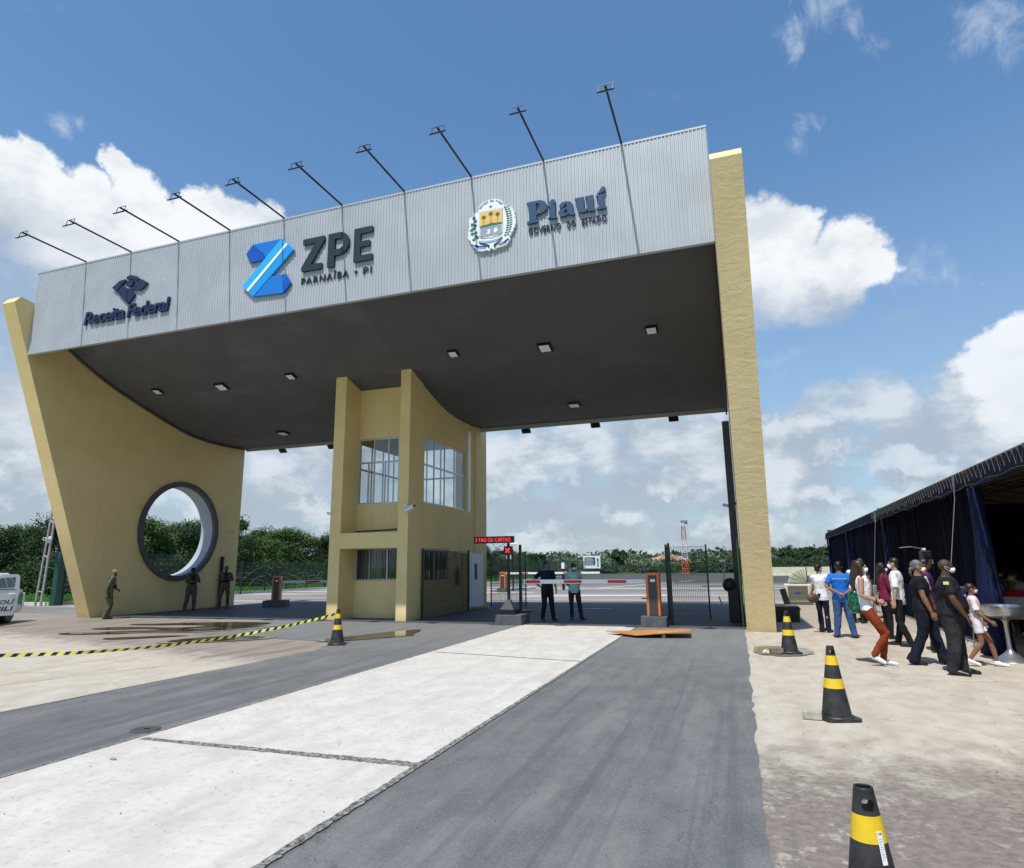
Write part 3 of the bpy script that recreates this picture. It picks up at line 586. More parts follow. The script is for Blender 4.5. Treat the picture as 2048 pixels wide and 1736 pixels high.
for P_,m_,y_o in (([(-5.51,9.60),(-5.36,9.565),(-5.20,9.555),(-5.05,9.57),(-4.92,9.61),(-4.885,9.575),(-5.05,9.515),(-5.2,9.50),(-5.36,9.505),(-5.53,9.545)],DKB,.006),
   ([(-5.49,9.585),(-5.36,9.552),(-5.20,9.543),(-5.05,9.557),(-4.93,9.593),(-4.92,9.58),(-5.05,9.528),(-5.2,9.513),(-5.36,9.518),(-5.505,9.557)],LTB,.010),
   ([(-5.52,9.545),(-5.30,9.47),(-5.24,9.44),(-5.25,9.34),(-5.30,9.41),(-5.48,9.50)],DKB,.012),([(-4.89,9.57),(-5.04,9.48),(-5.13,9.44),(-5.12,9.33),(-5.06,9.40),(-4.95,9.50)],DKB,.014),
   ([(-5.62,9.52),(-5.50,9.46),(-5.34,9.43),(-5.34,9.37),(-5.52,9.39),(-5.57,9.40),(-5.60,9.44),(-5.67,9.48)],DKB,.006),([(-4.76,9.54),(-4.86,9.47),(-5.0,9.43),(-5.0,9.38),(-4.86,9.40),(-4.81,9.42),(-4.78,9.47),(-4.72,9.50)],DKB,.006),
   ([(-5.56,9.42),(-5.36,9.395),(-5.36,9.38),(-5.55,9.39)],LTB,.011),([(-4.98,9.415),(-4.84,9.43),(-4.84,9.415),(-4.98,9.40)],LTB,.011)):
    addto(s5,polyxz([P_],YF-y_o,.004),'ribbon',m_)
# ---- floodlight arms above the fascia ----
MBK=mat('black_metal',(.014,.014,.018),.45,metal=.3)
ALAB=['floodlight arm nearest the left end of the fascia top','second floodlight arm from the left above the Receita words','third floodlight arm from the left right of the customs emblem','fourth floodlight arm from the left rising left of the blue Z','fifth floodlight arm from the left rising above the blue Z','sixth floodlight arm from the left above the letters ZPE','seventh floodlight arm from the left just right of ZPE','eighth floodlight arm from the left above the coat of arms','ninth floodlight arm from the left above the word Piaui','tenth floodlight arm rightmost on the fascia top']
for i in range(10):
    t=thing('floodlight_arm',ALAB[i],'floodlight',(-19.37+1.943*i,13.74,11.50),0,'floodlight arms along the fascia top')
    if i==0:
        P_=[]
        P_.append(MB().tube([(0,.03,0),(0,-2.02,0)],.026,8).mesh('arm',MBK))
        mb=MB(); mb.box((0,-2.0,-.12),(.34,.20,.03),(R(40),0,0)); P_.append(mb.mesh('lamp_head',MBK))
        mb=MB(); mb.tube([(-.15,-2.0,-.13),(-.15,-1.97,.05),(.15,-1.97,.05),(.15,-2.0,-.13)],.010,5,); P_.append(mb.mesh('bracket',MBK))
        mb=MB(); mb.box((0,-1.989,-.134),(.30,.17,.008),(R(40),0,0)); P_.append(mb.mesh('lamp_glass',mat('lamp_glass',(.5,.52,.55),.15)))
    for nme,me in zip(('arm','lamp_head','bracket','lamp_glass'),P_): link(nme,me,t)
# ---- lamps under the roof ----
MLW=mat('lamp_white_diffuser',(.82,.83,.84),.4); 
def soff_lamp(x,y,lab,s=.17,first=[]):
    z=sofz(y); sl=math.atan2(sofz(y+.2)-sofz(y-.2),.4)
    t=thing('roof_lamp',lab,'lamp',(x,y,z-.001),0,'square lamps under the roof'); t.rotation_euler=(sl,0,0)
    if not first:
        first.append(MB().bb(-.20,.20,-.20,.20,-.075,0).mesh('lamp_housing',MBK)); first.append(MB().bb(-.155,.155,-.155,.155,-.085,-.0745).mesh('diffuser',MLW))
    h=link('lamp_housing',first[0],t); d=link('diffuser',first[1],t)
    if s!=.17: 
        for q in(h,d): q.scale=(s/.17,s/.17,1)
soff_lamp(-19.9,17.4,'small square lamp under the roof nearest the left yellow wall',.13)
soff_lamp(-17.1,17.6,'larger square lamp second from the left under the roof')
soff_lamp(-14.04,17.5,'small square lamp under the roof just left of the tower',.13)
soff_lamp(-7.9,17.4,'small square lamp under the roof just right of the tower',.13)
soff_lamp(-5.0,17.65,'larger square lamp in the middle of the right roof bay')
soff_lamp(-1.82,17.46,'small square lamp under the roof nearest the right pillar',.14)
soff_lamp(-17.39,21.4,'lamp low on the curved rear part of the left roof bay')
soff_lamp(-5.01,21.25,'lamp low on the curved rear part of the right roof bay')
for x,lab in ((-19.54,'black floodlight hanging at the rear roof edge near the left wall'),(-16.9,'black floodlight hanging at the rear roof edge beside the tower left column'),(-7.7,'leftmost black floodlight hanging at the rear roof edge right of the tower'),(-4.86,'middle black floodlight hanging at the right rear roof edge'),(-1.89,'black floodlight at the rear roof edge nearest the right pillar')):
    t=thing('rear_floodlight',lab,'floodlight',(x,24.05,7.1),0,'floodlights on the rear roof edge')
    MB().box((0,.05,-.16),(.36,.06,.20),(R(50),0,0)).build('lamp_head',MBK,t); MB().tube([(0,-.03,0),(0,.04,-.12)],.02,6).build('bracket',MBK,t)
# ================= control tower =================
MYT=wallmat('yellow_tower_render',(.73,.565,.26),(.79,.625,.30),.006,55)
MAL=mat('aluminium_frame',(.50,.52,.54),.4,metal=.5); MWH=mat('white_painted_metal',(.74,.75,.75),.45); MIN=mat('interior_dark',(.10,.10,.10),.8); MINW=mat('interior_wall_white',(.45,.45,.43),.8)
mg=bpy.data.materials.new('window_glass'); mg.use_nodes=True; w=NT(mg.node_tree); out=w.n('ShaderNodeOutputMaterial')
tr=w.n('ShaderNodeBsdfTransparent'); tr.inputs[0].default_value=(.86,.90,.90,1); gl=w.n('ShaderNodeBsdfGlossy'); gl.inputs['Roughness'].default_value=.03; gl.inputs[0].default_value=(.9,.95,1,1)
fr=w.n('ShaderNodeFresnel'); fr.inputs[0].default_value=1.5; ms=w.n('ShaderNodeMixShader'); w.set(ms.inputs[0],w.m('ADD',w.m('MULTIPLY',fr.outputs[0],1.3),.05,clamp=True)); w.nt.links.new(tr.outputs[0],ms.inputs[1]); w.nt.links.new(gl.outputs[0],ms.inputs[2]); w.nt.links.new(ms.outputs[0],out.inputs[0])
tw=thing('control_tower','yellow two storey guard tower with big windows under the middle of the gateway roof','tower',(0,0,0))
def gridwall(name,axis,pos,th,us,zs,holes,m,parent):
    """wall in plane axis=pos..pos+th ; us/zs breakpoints extents; holes (u0,u1,z0,z1)"""
    U_=sorted({*us,*[h[0] for h in holes],*[h[1] for h in holes]}); Z_=sorted({*zs,*[h[2] for h in holes],*[h[3] for h in holes]})
    cell={}
    for i in range(len(U_)-1):
        for j in range(len(Z_)-1):
            cu=(U_[i]+U_[i+1])/2; cz=(Z_[j]+Z_[j+1])/2
            if not any(h[0]<cu<h[1] and h[2]<cz<h[3] for h in holes): cell[(i,j)]=1
    mb=MB(); 
    def P(u,d,z): return (u,pos+d*th,z) if axis=='Y' else (pos+d*th,u,z)
    for (i,j) in cell:
        a,b_,c,d=U_[i],U_[i+1],Z_[j],Z_[j+1]
        for s in(0,1): mb.quad(P(a,s,c),P(b_,s,c),P(b_,s,d),P(a,s,d))
        if (i-1,j) not in cell: mb.quad(P(a,0,c),P(a,1,c),P(a,1,d),P(a,0,d))
        if (i+1,j) not in cell: mb.quad(P(b_,0,c),P(b_,1,c),P(b_,1,d),P(b_,0,d))
        if (i,j-1) not in cell: mb.quad(P(a,0,c),P(b_,0,c),P(b_,1,c),P(a,1,c))
        if (i,j+1) not in cell: mb.quad(P(a,0,d),P(b_,0,d),P(b_,1,d),P(a,1,d))
    bm=bmesh.new(); me=mb.mesh(name,m); bm.from_mesh(me); bmesh.ops.remove_doubles(bm,verts=bm.verts,dist=1e-4); bmesh.ops.recalc_face_normals(bm,faces=bm.faces); bm.to_mesh(me); bm.free()
    return link(name,me,parent)
def colmesh(x0,x1,y0,y1,zb,extra=.03):
    mb=MB(); ys=[y0+(y1-y0)*i/4 for i in range(5)]
    mb.loft([[Vector((x,y0,zb)),Vector((x,y1,zb))]+[Vector((x,y,sofz(y)+extra)) for y in reversed(ys)] for x in(x0,x1)]); return mb
colmesh(-12.50,-12.09,17.93,18.83,0).build('column',MYT,tw)
colmesh(-10.01,-9.65,17.93,18.83,0).build('column',MYT,tw)
MB().bb(-12.088,-10.012,17.932,18.60,2.215,2.71).build('cross_beam',MYT,tw)
gridwall('front_wall','Y',18.835,.15,(-12.42,-9.68),(0,7.74),[(-12.09,-10.14,3.71,5.96),(-12.09,-10.14,1.2,2.24)],MYT,tw)
colr=gridwall('right_wall','X',-9.83,.15,(18.99,23.42),(0,7.10),[(19.05,22.55,3.70,5.93),(18.992,21.12,1.17,2.21),(22.0,23.40,.10,2.14),(22.82,23.08,3.66,6.86)],MYT,tw)
# strip of wall above following the curved soffit
mb=MB(); ys=[18.99+(23.42-18.99)*i/16 for i in range(17)]
mb.loft([[Vector((x,y,7.08)) for y in ys]+[Vector((x,y,max(sofz(y)+.03,7.09))) for y in reversed(ys)] for x in(-9.832,-9.678)]); mb.build('right_wall_top',MYT,tw)
colmesh(-10.15,-9.63,23.42,24.60,0).build('rear_column',MYT,tw)
gridwall('left_wall','X',-12.42,.15,(18.99,23.42),(0,7.08),[(19.3,22.6,3.70,5.93)],MYT,tw)
gridwall('rear_wall','Y',22.6,.12,(-12.25,-9.85),(0,7.05),[(-12.1,-10.1,3.4,6.2)],MYT,tw)
MB().bb(-12.25,-9.85,19.0,22.58,2.75,2.95).build('upper_floor',MIN,tw); MB().bb(-12.25,-9.84,19.0,24.4,0.0,.10).build('floor_slab',mat('pale_floor',(.35,.34,.32),.7),tw)
MB().bb(-12.25,-9.85,19.02,22.58,6.3,6.36).build('ceiling',MINW,tw)
for a in(-12.248,): MB().bb(a,a+.02,19.0,22.5,.1,2.74).build('inner_wall',MINW,tw)
def window(parent,axis,pos,u0,u1,z0,z1,vs,hs,fr_=.045,glass=True,bars=0):
    root=None; mb=MB()
    def bar(a,b_,c,d,t=.05):
        if axis=='Y': mb.bb(a,b_,pos-t/2,pos+t/2,c,d)
        else: mb.bb(pos-t/2,pos+t/2,a,b_,c,d)
    bar(u0,u1,z0,z0+fr_); bar(u0,u1,z1-fr_,z1); bar(u0,u0+fr_,z0+fr_,z1-fr_); bar(u1-fr_,u1,z0+fr_,z1-fr_)
    for h in hs: bar(u0+fr_,u1-fr_,h-.03,h+.03,.044)
    for v in vs: bar(v-.022,v+.022,z0+fr_,z1-fr_,.040)
    f=mb.build('window',MAL,parent)
    if glass:
        g_=MB()
        if axis=='Y': g_.quad((u0+.02,pos,z0+.02),(u1-.02,pos,z0+.02),(u1-.02,pos,z1-.02),(u0+.02,pos,z1-.02))
        else: g_.quad((pos,u0+.02,z0+.02),(pos,u1-.02,z0+.02),(pos,u1-.02,z1-.02),(pos,u0+.02,z1-.02))
        g_.build('pane',mg,f)
    if bars:
        g_=MB(); k=int((u1-u0)/bars)
        for i in range(1,k):
            u=u0+(u1-u0)*i/k
            if axis=='Y': g_.tube([(u,pos-.05,z0),(u,pos-.05,z1)],.009,5)
            else: g_.tube([(pos+.05,u,z0),(pos+.05,u,z1)],.009,5)
        g_.build('security_bars',MBK,f)
    return f
window(tw,'Y',18.90,-12.088,-10.142,3.715,5.955,[-11.50,-10.95,-10.55],[5.13])
MB().bb(-11.72,-11.67,18.85,18.89,3.76,5.10).build('sash_stile',MAL,tw); MB().bb(-11.08,-11.04,18.85,18.89,3.76,5.10).build('sash_stile',MAL,tw)
window(tw,'X',-9.74,19.055,22.545,3.705,5.925,[19.9,20.75,21.6],[5.0])
window(tw,'X',-12.34,19.305,22.595,3.705,5.925,[20.1,20.9,21.7],[5.0])
window(tw,'Y',22.66,-12.095,-10.105,3.405,6.195,[-11.4,-10.8],[5.0])
window(tw,'Y',18.90,-12.088,-10.142,1.205,2.235,[-11.55,-10.90],[],bars=.11)
window(tw,'X',-9.74,18.995,21.115,1.175,2.205,[20.0],[],bars=.12)
MB().bb(-12.15,-11.4,19.35,19.38,1.25,2.2).build('blind',mat('pale_blind',(.35,.37,.37),.7),tw)
# brown conduit, slot panel, door, extinguisher
MB().tube([(-12.08,18.80,2.80),(-10.02,18.80,2.86)],.022,6).build('conduit',mat('brown_conduit',(.09,.045,.03),.6),tw)
MB().bb(-9.76,-9.69,22.825,23.075,3.665,6.855).build('slot_brightness_panel',mat('bright_white_panel',(.90,.92,.94),.3),tw)  # white panel added to stand in for the bright light in the slot
dr=MB().bb(-9.84,-9.66,22.005,22.05,.105,2.135).bb(-9.84,-9.66,23.35,23.395,.105,2.135).bb(-9.84,-9.66,22.05,23.35,2.09,2.135).build('door_frame',MWH,tw)
dpan=MB(); dpan.bb(0,1.28,-.02,.02,0,1.98); 
for i in range(5): dpan.bb(.06+.06*i,.10+.06*i,-.026,-.021,.08,1.9)
do=dpan.build('door',MWH,tw,(-9.64,22.62,.11),(0,0,R(84))); MB().bb(.55,.75,-.028,-.021,1.0,1.6).build('vent_slot',MDG,do); MB().tube([(.15,-.02,.98),(.15,-.08,.98),(.25,-.08,.98)],.012,6).build('handle',MAL,do)
ex=thing('fire_extinguisher','red fire extinguisher hanging on the tower wall beside the white door','fire extinguisher',(-9.60,21.68,.95))
MRED=mat('red_enamel',(.42,.02,.02),.35)
auto_smooth(MB().lathe([(.02,0),(.08,.02),(.085,.05),(.085,.50),(.06,.57),(.03,.60),(.03,.63)],16).build('cylinder',MRED,ex)); MB().tube([(0,0,.64),(.05,-.08,.62),(.08,-.13,.45)],.012,6).build('hose',MBK,ex); MB().box((0,-.02,.66),(.03,.12,.03)).build('handle',MBK,ex)
so=MB().bb(-9.676,-9.668,21.55,21.70,1.95,2.12).build('safety_sign',MRED); tag(so,'small red fire sign on the tower wall above the extinguisher','sign'); MB().bb(-9.667,-9.664,21.60,21.65,1.99,2.08).build('sign_symbol',MWH,so)
def cctv(loc,rz,lab,parent=None,s=1.):
    t=thing('security_camera',lab,'security camera',loc,rz,None)
    MB().rbox(-.04*s,.04*s,-.02,.06,-.05*s,.05*s,.01).build('mount',MWH,t); MB().tube([(0,0,0),(0,-.10*s,-.02)],.018*s,6).build('arm',MWH,t)
    c=MB().rbox(-.045*s,.045*s,-.16*s,.16*s,-.04*s,.04*s,.012).build('camera_body',MWH,t,(0,-.16*s,-.07*s),(R(-14),0,0)); MB().cyl((0,-.165*s,0),.03*s,-.01,12,axis='Y').build('lens',MBK,c); return t
cctv((-9.70,17.90,3.50),R(62),'white bullet security camera on the front of the tower right column',s=1.35)
cctv((-12.56,18.3,3.45),R(-90),'white security camera on the left side of the tower left column')
cctv((-21.45,23.6,3.3),R(80),'white security camera high on the rear edge of the left wall',s=.9)
cctv((.0,20.6,3.4),R(-75),'dark security camera on the inner face of the right pillar')
# dark frame beside right pillar (inside), pipe outside, access post
fr_=thing('sliding_gate_frame','tall dark metal gate frame standing against the inner face of the right pillar','gate frame',(0,0,0))
MB().bb(-.16,.05,20.5,21.4,0,5.95).build('frame_post',MDG,fr_); MB().tube([(.0,18.3,0),(.0,18.3,2.2),(.03,18.4,2.3)],.02,6).build('green_conduit',mat('green_conduit',(.12,.30,.06),.6),fr_)
o=MB().tube([(.79,20.2,0),(.79,20.2,3.3)],.045,8).tube([(.79,18.0,.02),(.79,18.0,3.5),(.79,17.6,6.),(.77,16.9,7.8)],.012,6).build('downpipe',MBK); tag(o,'black downpipe and white cable running up the outer side of the right pillar','pipe')
ap=thing('access_barrier_post','black rounded gate motor housing on a post with grey arms beside the right pillar','barrier',(-.28,19.6,0))
MB().rbox(-.07,.22,-.12,.12,0,1.0,.02).build('post',MBK,ap)
mb=MB(); mb.ell((0,0,1.02),(.20,.20,.20)); auto_smooth(mb.build('motor_housing',MBK,ap),80)
MGR=mat('grey_steel',(.25,.26,.27),.45,metal=.4)
MB().box((-.22,.1,.35),(.04,.05,.72),(0,R(-16),0)).build('lower_arm',MGR,ap); MB().box((-.12,.15,1.42),(.035,.05,.6),(0,R(8),0)).build('upper_arm',MGR,ap); MB().box((-.16,.15,1.70),(.17,.06,.06)).build('bracket',MWH,ap); MB().tube([(-.1,0,1.0),(-.75,-.05,.99)],.012,6).build('rod',MGR,ap)
# ================= wire mesh panels =================
MGN=mat('dark_green_coated_steel',(.012,.035,.028),.5)
def mesh_panel(name,lab,p0,p1,h,group=None,pitch=.05,rows=.2,wire=.0042,posts=(1,1),z0=.05,frame=0):
    a=Vector((*p0,0)); b_=Vector((*p1,0)); d=b_-a; L=d.length; t=thing(name,lab,'fence',a,math.atan2(d.y,d.x),group)
    mb=MB(); n=max(1,int(L/pitch))
    for i in range(n+1): u=L*i/n; mb.bb(u-wire,u+wire,-wire,wire,z0,h)
    k=int((h-z0)/rows)
    for j in range(k+1): z=z0+(h-z0)*j/k; mb.bb(0,L,-wire*2.2-.001,-wire-.0002,z-wire,z+wire)
    mb.build('wire_mesh',MGN,t)
    if posts[0]: MB().bb(-.045,.0,-.03,.03,0,h+.06).build('post',MGN,t)
    if posts[1]: MB().bb(L,L+.045,-.03,.03,0,h+.06).build('post',MGN,t)
    if frame: MB().bb(0,L,-.02,.02,h-.03,h+.02).bb(0,L,-.02,.02,z0-.02,z0+.03).build('frame_rail',MGN,t)
    return t
mesh_panel('mesh_fence','dark green wire mesh fence running along the tower right wall in front of the door',(-9.60,18.93),(-9.50,22.4),2.14)
mesh_panel('mesh_fence','dark green wire mesh fence between the tower rear corner and the display pole',(-9.45,24.7),(-8.1,24.9),2.05)
mesh_panel('mesh_gate','open dark green mesh gate leaf with solid frame behind the orange barrier cabinet',(-1.80,18.35),(-2.0,19.6),2.13,posts=(1,1),frame=1,pitch=.06)
mesh_panel('mesh_fence','dark green wire mesh panel standing between the open gate leaf and the right pillar',(-1.95,20.3),(-.92,20.3),2.13,posts=(0,1))
# ================= barriers =================
MOR=mat('orange_paint',(.66,.17,.035),.45); MBASE=mat('dark_grey_concrete_block',(.085,.092,.095),.8,var=.2,vscale=5,bump=.003); MRB=mat('red_reflective',(.45,.02,.02),.4); MCH=mat('charcoal_panel',(.045,.047,.05),.5)
def barrier(name,lab,loc,rz,boom,bz,cab=1.13,bands=(),side=-1,base=(.62,.7),group='orange road barriers'):
    t=thing(name,lab,'barrier',loc,rz,group)
    MB().rbox(-base[0]/2,base[0]/2,-base[1]/2,base[1]/2,0,.27,.012).build('concrete_base',MBASE,t)
    c=MB().rbox(-.18,.18,-.17,.17,.27,.27+cab,.015).build('cabinet',MOR,t); MB().bb(-.115,.115,-.178,-.171,.29,.27+cab-.07).build('front_panel',MCH,c); MB().bb(-.05,.07,-.184,-.179,.27+cab-.24,.27+cab-.17).build('sticker',MWH,c)
    b_=MB().rbox(min(side*.181,side*boom),max(side*.181,side*boom),-.02,.03,bz-.058,bz+.058,.008).build('boom',MWH,t)
    for (u0,u1) in bands: MB().bb(side*u0,side*u1,-.0245,-.0205,bz-.040,bz+.036).build('red_band',MRB,b_)
    return t
b1=barrier('road_barrier','orange barrier cabinet with white and red boom reaching left across the right lane',(-2.22,18.0,0),0,3.67,1.17,bands=((.72,1.23),(1.97,2.48),(3.18,3.63)),base=(.66,.75))
b1.children[2].rotation_euler=(0,R(1.1),0)
MB().box((-.25,0,.72),(.16,.03,.03)).build('handle',MBK,b1)
barrier('road_barrier','orange and black barrier cabinet with boom pointing right behind the left lane',(-19.0,23.6,0),R(25),6.0,1.03,cab=1.02,bands=((1.2,1.8),(2.6,3.2),(4.0,4.6)),side=1,base=(.95,.8))
barrier('road_barrier','small distant orange barrier with white boom behind the display pole',(-13.7,37.8,0),0,6.0,1.14,cab=.95,bands=((1.,1.6),(2.4,3.0),(3.8,4.4)),side=1)
# ================= LED display =================
ld=thing('led_display_pole','pole with red scrolling LED message board and red traffic light on a grey block','display',(-6.27,17.75,0))
MB().rbox(-.29,.47,-.35,.45,0,.28,.012).build('concrete_base',MBASE,ld)
MB().rbox(-.24,.24,-.22,.22,.28,.42,.01).loft([[Vector((sx*a,sy*a,z)) for sx,sy in((-1,-1),(1,-1),(1,1),(-1,1))] for a,z in((.20,.42),(.05,.68))]).build('foot_plate',MBK,ld)
MB().bb(-.035,.035,-.035,.035,.66,2.27).build('pole',MBK,ld)
bx=MB().bb(-1.06,.17,-.06,.06,2.275,2.47).build('message_box',MBK,ld)
MLED=mat('red_led',(.3,.01,.01),.4,emit=(1,.03,.03,1.6))
mb=MB(); mb.add(*fitxz(text2d('3 TAO OU CARTAO',1,.004,.0,0,1.1),-1.0,.09,2.315,2.425,-.067)); mb.build('led_text',MLED,bx)
tl=MB().bb(-.12,.12,-.07,.05,1.94,2.18).build('traffic_light',MBK,ld); mb=MB()
for a in(45,-45): mb.box((0,-.075-.001*(a>40),2.06),(.17,.004,.035),(0,R(a),0))
mb.build('red_cross_lamp',MLED,tl)
MB().tube([(-.75,.02,2.28),(-.6,.0,2.08),(-.25,.0,1.95),(-.04,0,1.92)],.01,5).tube([(-.5,.02,2.28),(-.4,.0,2.14),(-.2,.0,2.2),(-.1,0,2.28)],.008,5).build('cable',MGR,ld)
o=MB().bb(-7.35,-7.27,21.9,22.0,0,2.35).bb(-7.6,-7.0,21.75,22.15,0,.08).build('green_post',MGN); tag(o,'slim dark green post standing just left of the display pole','post')
# ================= rusty plate, manhole, litter =================
mrs=mat('rusty_orange_plate',(.42,.17,.035),.7,col2=(.58,.27,.07),vscale=3)
pl=MB(); pl.loft([[Vector((-3.12,15.78,.06)),Vector((-3.12,15.78,.075)),Vector((-2.3,15.05,.075)),Vector((-2.3,15.05,.06))],[Vector((-1.2,16.3,.10)),Vector((-1.2,16.3,.115)),Vector((-1.12,15.22,.17)),Vector((-1.12,15.22,.155))]]); o=pl.build('steel_plate',mrs); tag(o,'long rusty orange steel plate propped across the lane edge before the barrier','plate')
o=MB().bb(-1.75,-1.67,15.2,15.28,.005,.085).build('stone',mat('reddish_stone',(.4,.25,.18),.9)); tag(o,'small reddish stone under the rusty plate edge','stone')
mh=thing('manhole_cover','round dark iron manhole cover in the left grey lane next to the white strip','manhole cover',(-5.98,5.50,.006)); MB().lathe([(.145,0),(.145,.006),(.13,.011),(.118,.009)],36).build('cover',mat('dark_iron',(.06,.063,.066),.6,var=.2,vscale=30),mh); MB().box((.02,0,.014),(.07,.012,.006)).build('lifting_slot',MBK,mh)
for (x,y,l,s_) in ((-5.33,4.59,'small grey pebble lying on the white concrete strip',.022),):
    mb=MB(); mb.ell((x,y,.02),(s_*1.6,s_*.7,.014)); tag(auto_smooth(mb.build('pebble',mat('grey_stone',(.3,.3,.29),.8)),90),l,'stone')
mst=mat('scattered_grit',(.10,.09,.08),.9); mb=MB(); rr=random.Random(11)
for i in range(520):
    x=rr.uniform(-5.6,2.8); y=rr.uniform(2.6,12.5); s_=rr.uniform(.0012,.0042); mb.box((x,y,.013+s_*.3),(s_*2,s_*1.4,s_*1.2),(0,0,rr.uniform(0,3)))
tag(mb.build('grit',mst),kind='stuff')
mc=mat('concrete_brick',(.40,.365,.30),.9,var=.2,vscale=14,bump=.006,bscale=50)
o=MB().rbox(-.095,.095,-.05,.05,0,.085,.01).build('paving_brick',mc,None,(.62,7.93,.003),(0,0,R(-8))); tag(o,'pale concrete brick holding down the middle cone on the bright concrete','brick')
o=MB().rbox(-.11,.11,-.06,.06,0,.10,.01).build('paving_brick',mat('brown_brick',(.20,.16,.12),.9,var=.2,vscale=9),None,(.53,13.05,.02),(0,0,R(12))); tag(o,'brown wet brick in the puddle against the cone by the right pillar','brick')
cu=thing('plastic_cup','crushed white plastic cup lying in the puddle left of the pillar cone','cup',(.30,12.95,.05)); MB().lathe([(.022,0),(.036,.09),(.032,.09),(.020,.004)],18).build('cup_wall',mat('white_cup',(.75,.76,.77),.3),cu); cu.rotation_euler=(R(70),0,R(60))
# ================= traffic cones =================
MRU=mat('black_cone_rubber',(.013,.013,.015),.5,col2=(.040,.038,.036),vscale=9,detail=9); MYE=mat('yellow_reflective_band',(.80,.55,.01),.38,col2=(.70,.47,.03),vscale=16,detail=9)
def cone_meshes():
    N=96; H=.745; r0,r1=.150,.036; zs=[.03+.715*i/150 for i in range(151)]
    def rad(z): return r0+(r1-r0)*(z-.03)/(H-.03)
    vs=[];fs=[]
    for inner in(0,1):
        for z in zs:
            for j in range(N): a=2*PI*j/N; rr_=rad(z)-(.006 if inner else 0); vs.append((rr_*math.cos(a),rr_*math.sin(a),z))
    def hole(i,j):
        z=(zs[i]+zs[i+1])/2; a=2*PI*(j+.5)/N; r_=rad(z)
        for ca in(-PI/2,PI/2):
            dx=((a-ca+PI)%(2*PI)-PI)*r_; e=(abs(dx)/.025)**3+(abs(z-.685)/.022)**3
            if e<1: return True
        return False
    K_=len(zs)
    for i in range(K_-1):
        for j in range(N):
            k=(j+1)%N
            if hole(i,j): continue
            a=(i*N+j,i*N+k,(i+1)*N+k,(i+1)*N+j); fs.append(a); fs.append(tuple(q+K_*N for q in reversed(a)))
    for j in range(N):
        k=(j+1)%N; t=(K_-1)*N; fs.append((t+j,t+k,t+k+K_*N,t+j+K_*N))
    mb=MB(); mb.smooth=True; mb.add(vs,fs); body=mb.mesh('cone_body',MRU)
    mb=MB(); P4=rnd_poly([(-.19,-.19),(.19,-.19),(.19,.19),(-.19,.19)],.07,4); v2,f2=shape2d([P4],.028); mb.add([v+Vector((0,0,.002)) for v in v2],f2); mb.lathe([(.172,.030),(.165,.040),(.151,.046)],48); base=mb.mesh('cone_base',MRU)
    out=[body,base]
    for (a,b_) in ((.318,.416),(.553,.648)):
        mb=MB(); mb.smooth=True; n=48; mb.loft([[Vector(((rad(z)+.0012)*math.cos(2*PI*j/n),(rad(z)+.0012)*math.sin(2*PI*j/n),z)) for j in range(n)] for z in(a,b_)],cap=False); out.append(mb.mesh('reflective_band',MYE))
    return out
CM=cone_meshes()
cones=[((.412,3.17,0),R(6),'nearest black and yellow cone with a white numbered sticker at the bottom of the photo'),((.87,8.03,0),R(20),'black and yellow cone with a pale brick at its base on the bright concrete'),((.76,13.2,.015),R(10),'black and yellow cone standing in the puddle beside the right pillar foot'),((-8.33,12.40,.004),R(30),'black and yellow cone with the striped tape tied to it near the tower')]
for i,(l,rz,lab) in enumerate(cones):
    t=thing('traffic_cone',lab,'traffic cone',l,rz,'black and yellow traffic cones')
    for nme,me in zip(('cone_body','cone_base','reflective_band','reflective_band'),CM): link(nme,me,t)
    if i==0:
        a0=R(-90+30)-rz; mb=MB(); rows=[(.485,.1535-.114*(.485-.03)/.715),(.600,.1535-.114*(.600-.03)/.715)]
        mb.loft([[Vector(((r_+.0006)*math.cos(a0+da/r_),(r_+.0006)*math.sin(a0+da/r_),z)) for da in(-.011,-.004,.004,.011)] for z,r_ in rows],cap=False,close=False)
        st=mb.build('sticker',mat('white_sticker',(.78,.79,.80),.4),t)
        vs,fs=text2d('18',.018,.0008,.0003); r_=.0975; mb=MB(); mb.add([Vector(((.0655)*math.cos(a0+(v.x-.010)/.0655),(.0655)*math.sin(a0+(v.x-.010)/.0655),.583+v.y*.9)) for v in vs],fs); mb.build('number',MBK,st)
        mb=MB()
        for q in range(9):
            z=.572-.0085*q; rq=.1545-.114*(z-.03)/.715+.0012; mb.loft([[Vector((rq*math.cos(a0+da/rq),rq*math.sin(a0+da/rq),z+dz)) for da in(-.008,0,.006-.006*(q%3==2))] for dz in(0,.0016)],cap=False,close=False)
        mb.build('fine_print',mat('grey_print_ink',(.25,.25,.28),.5),st)
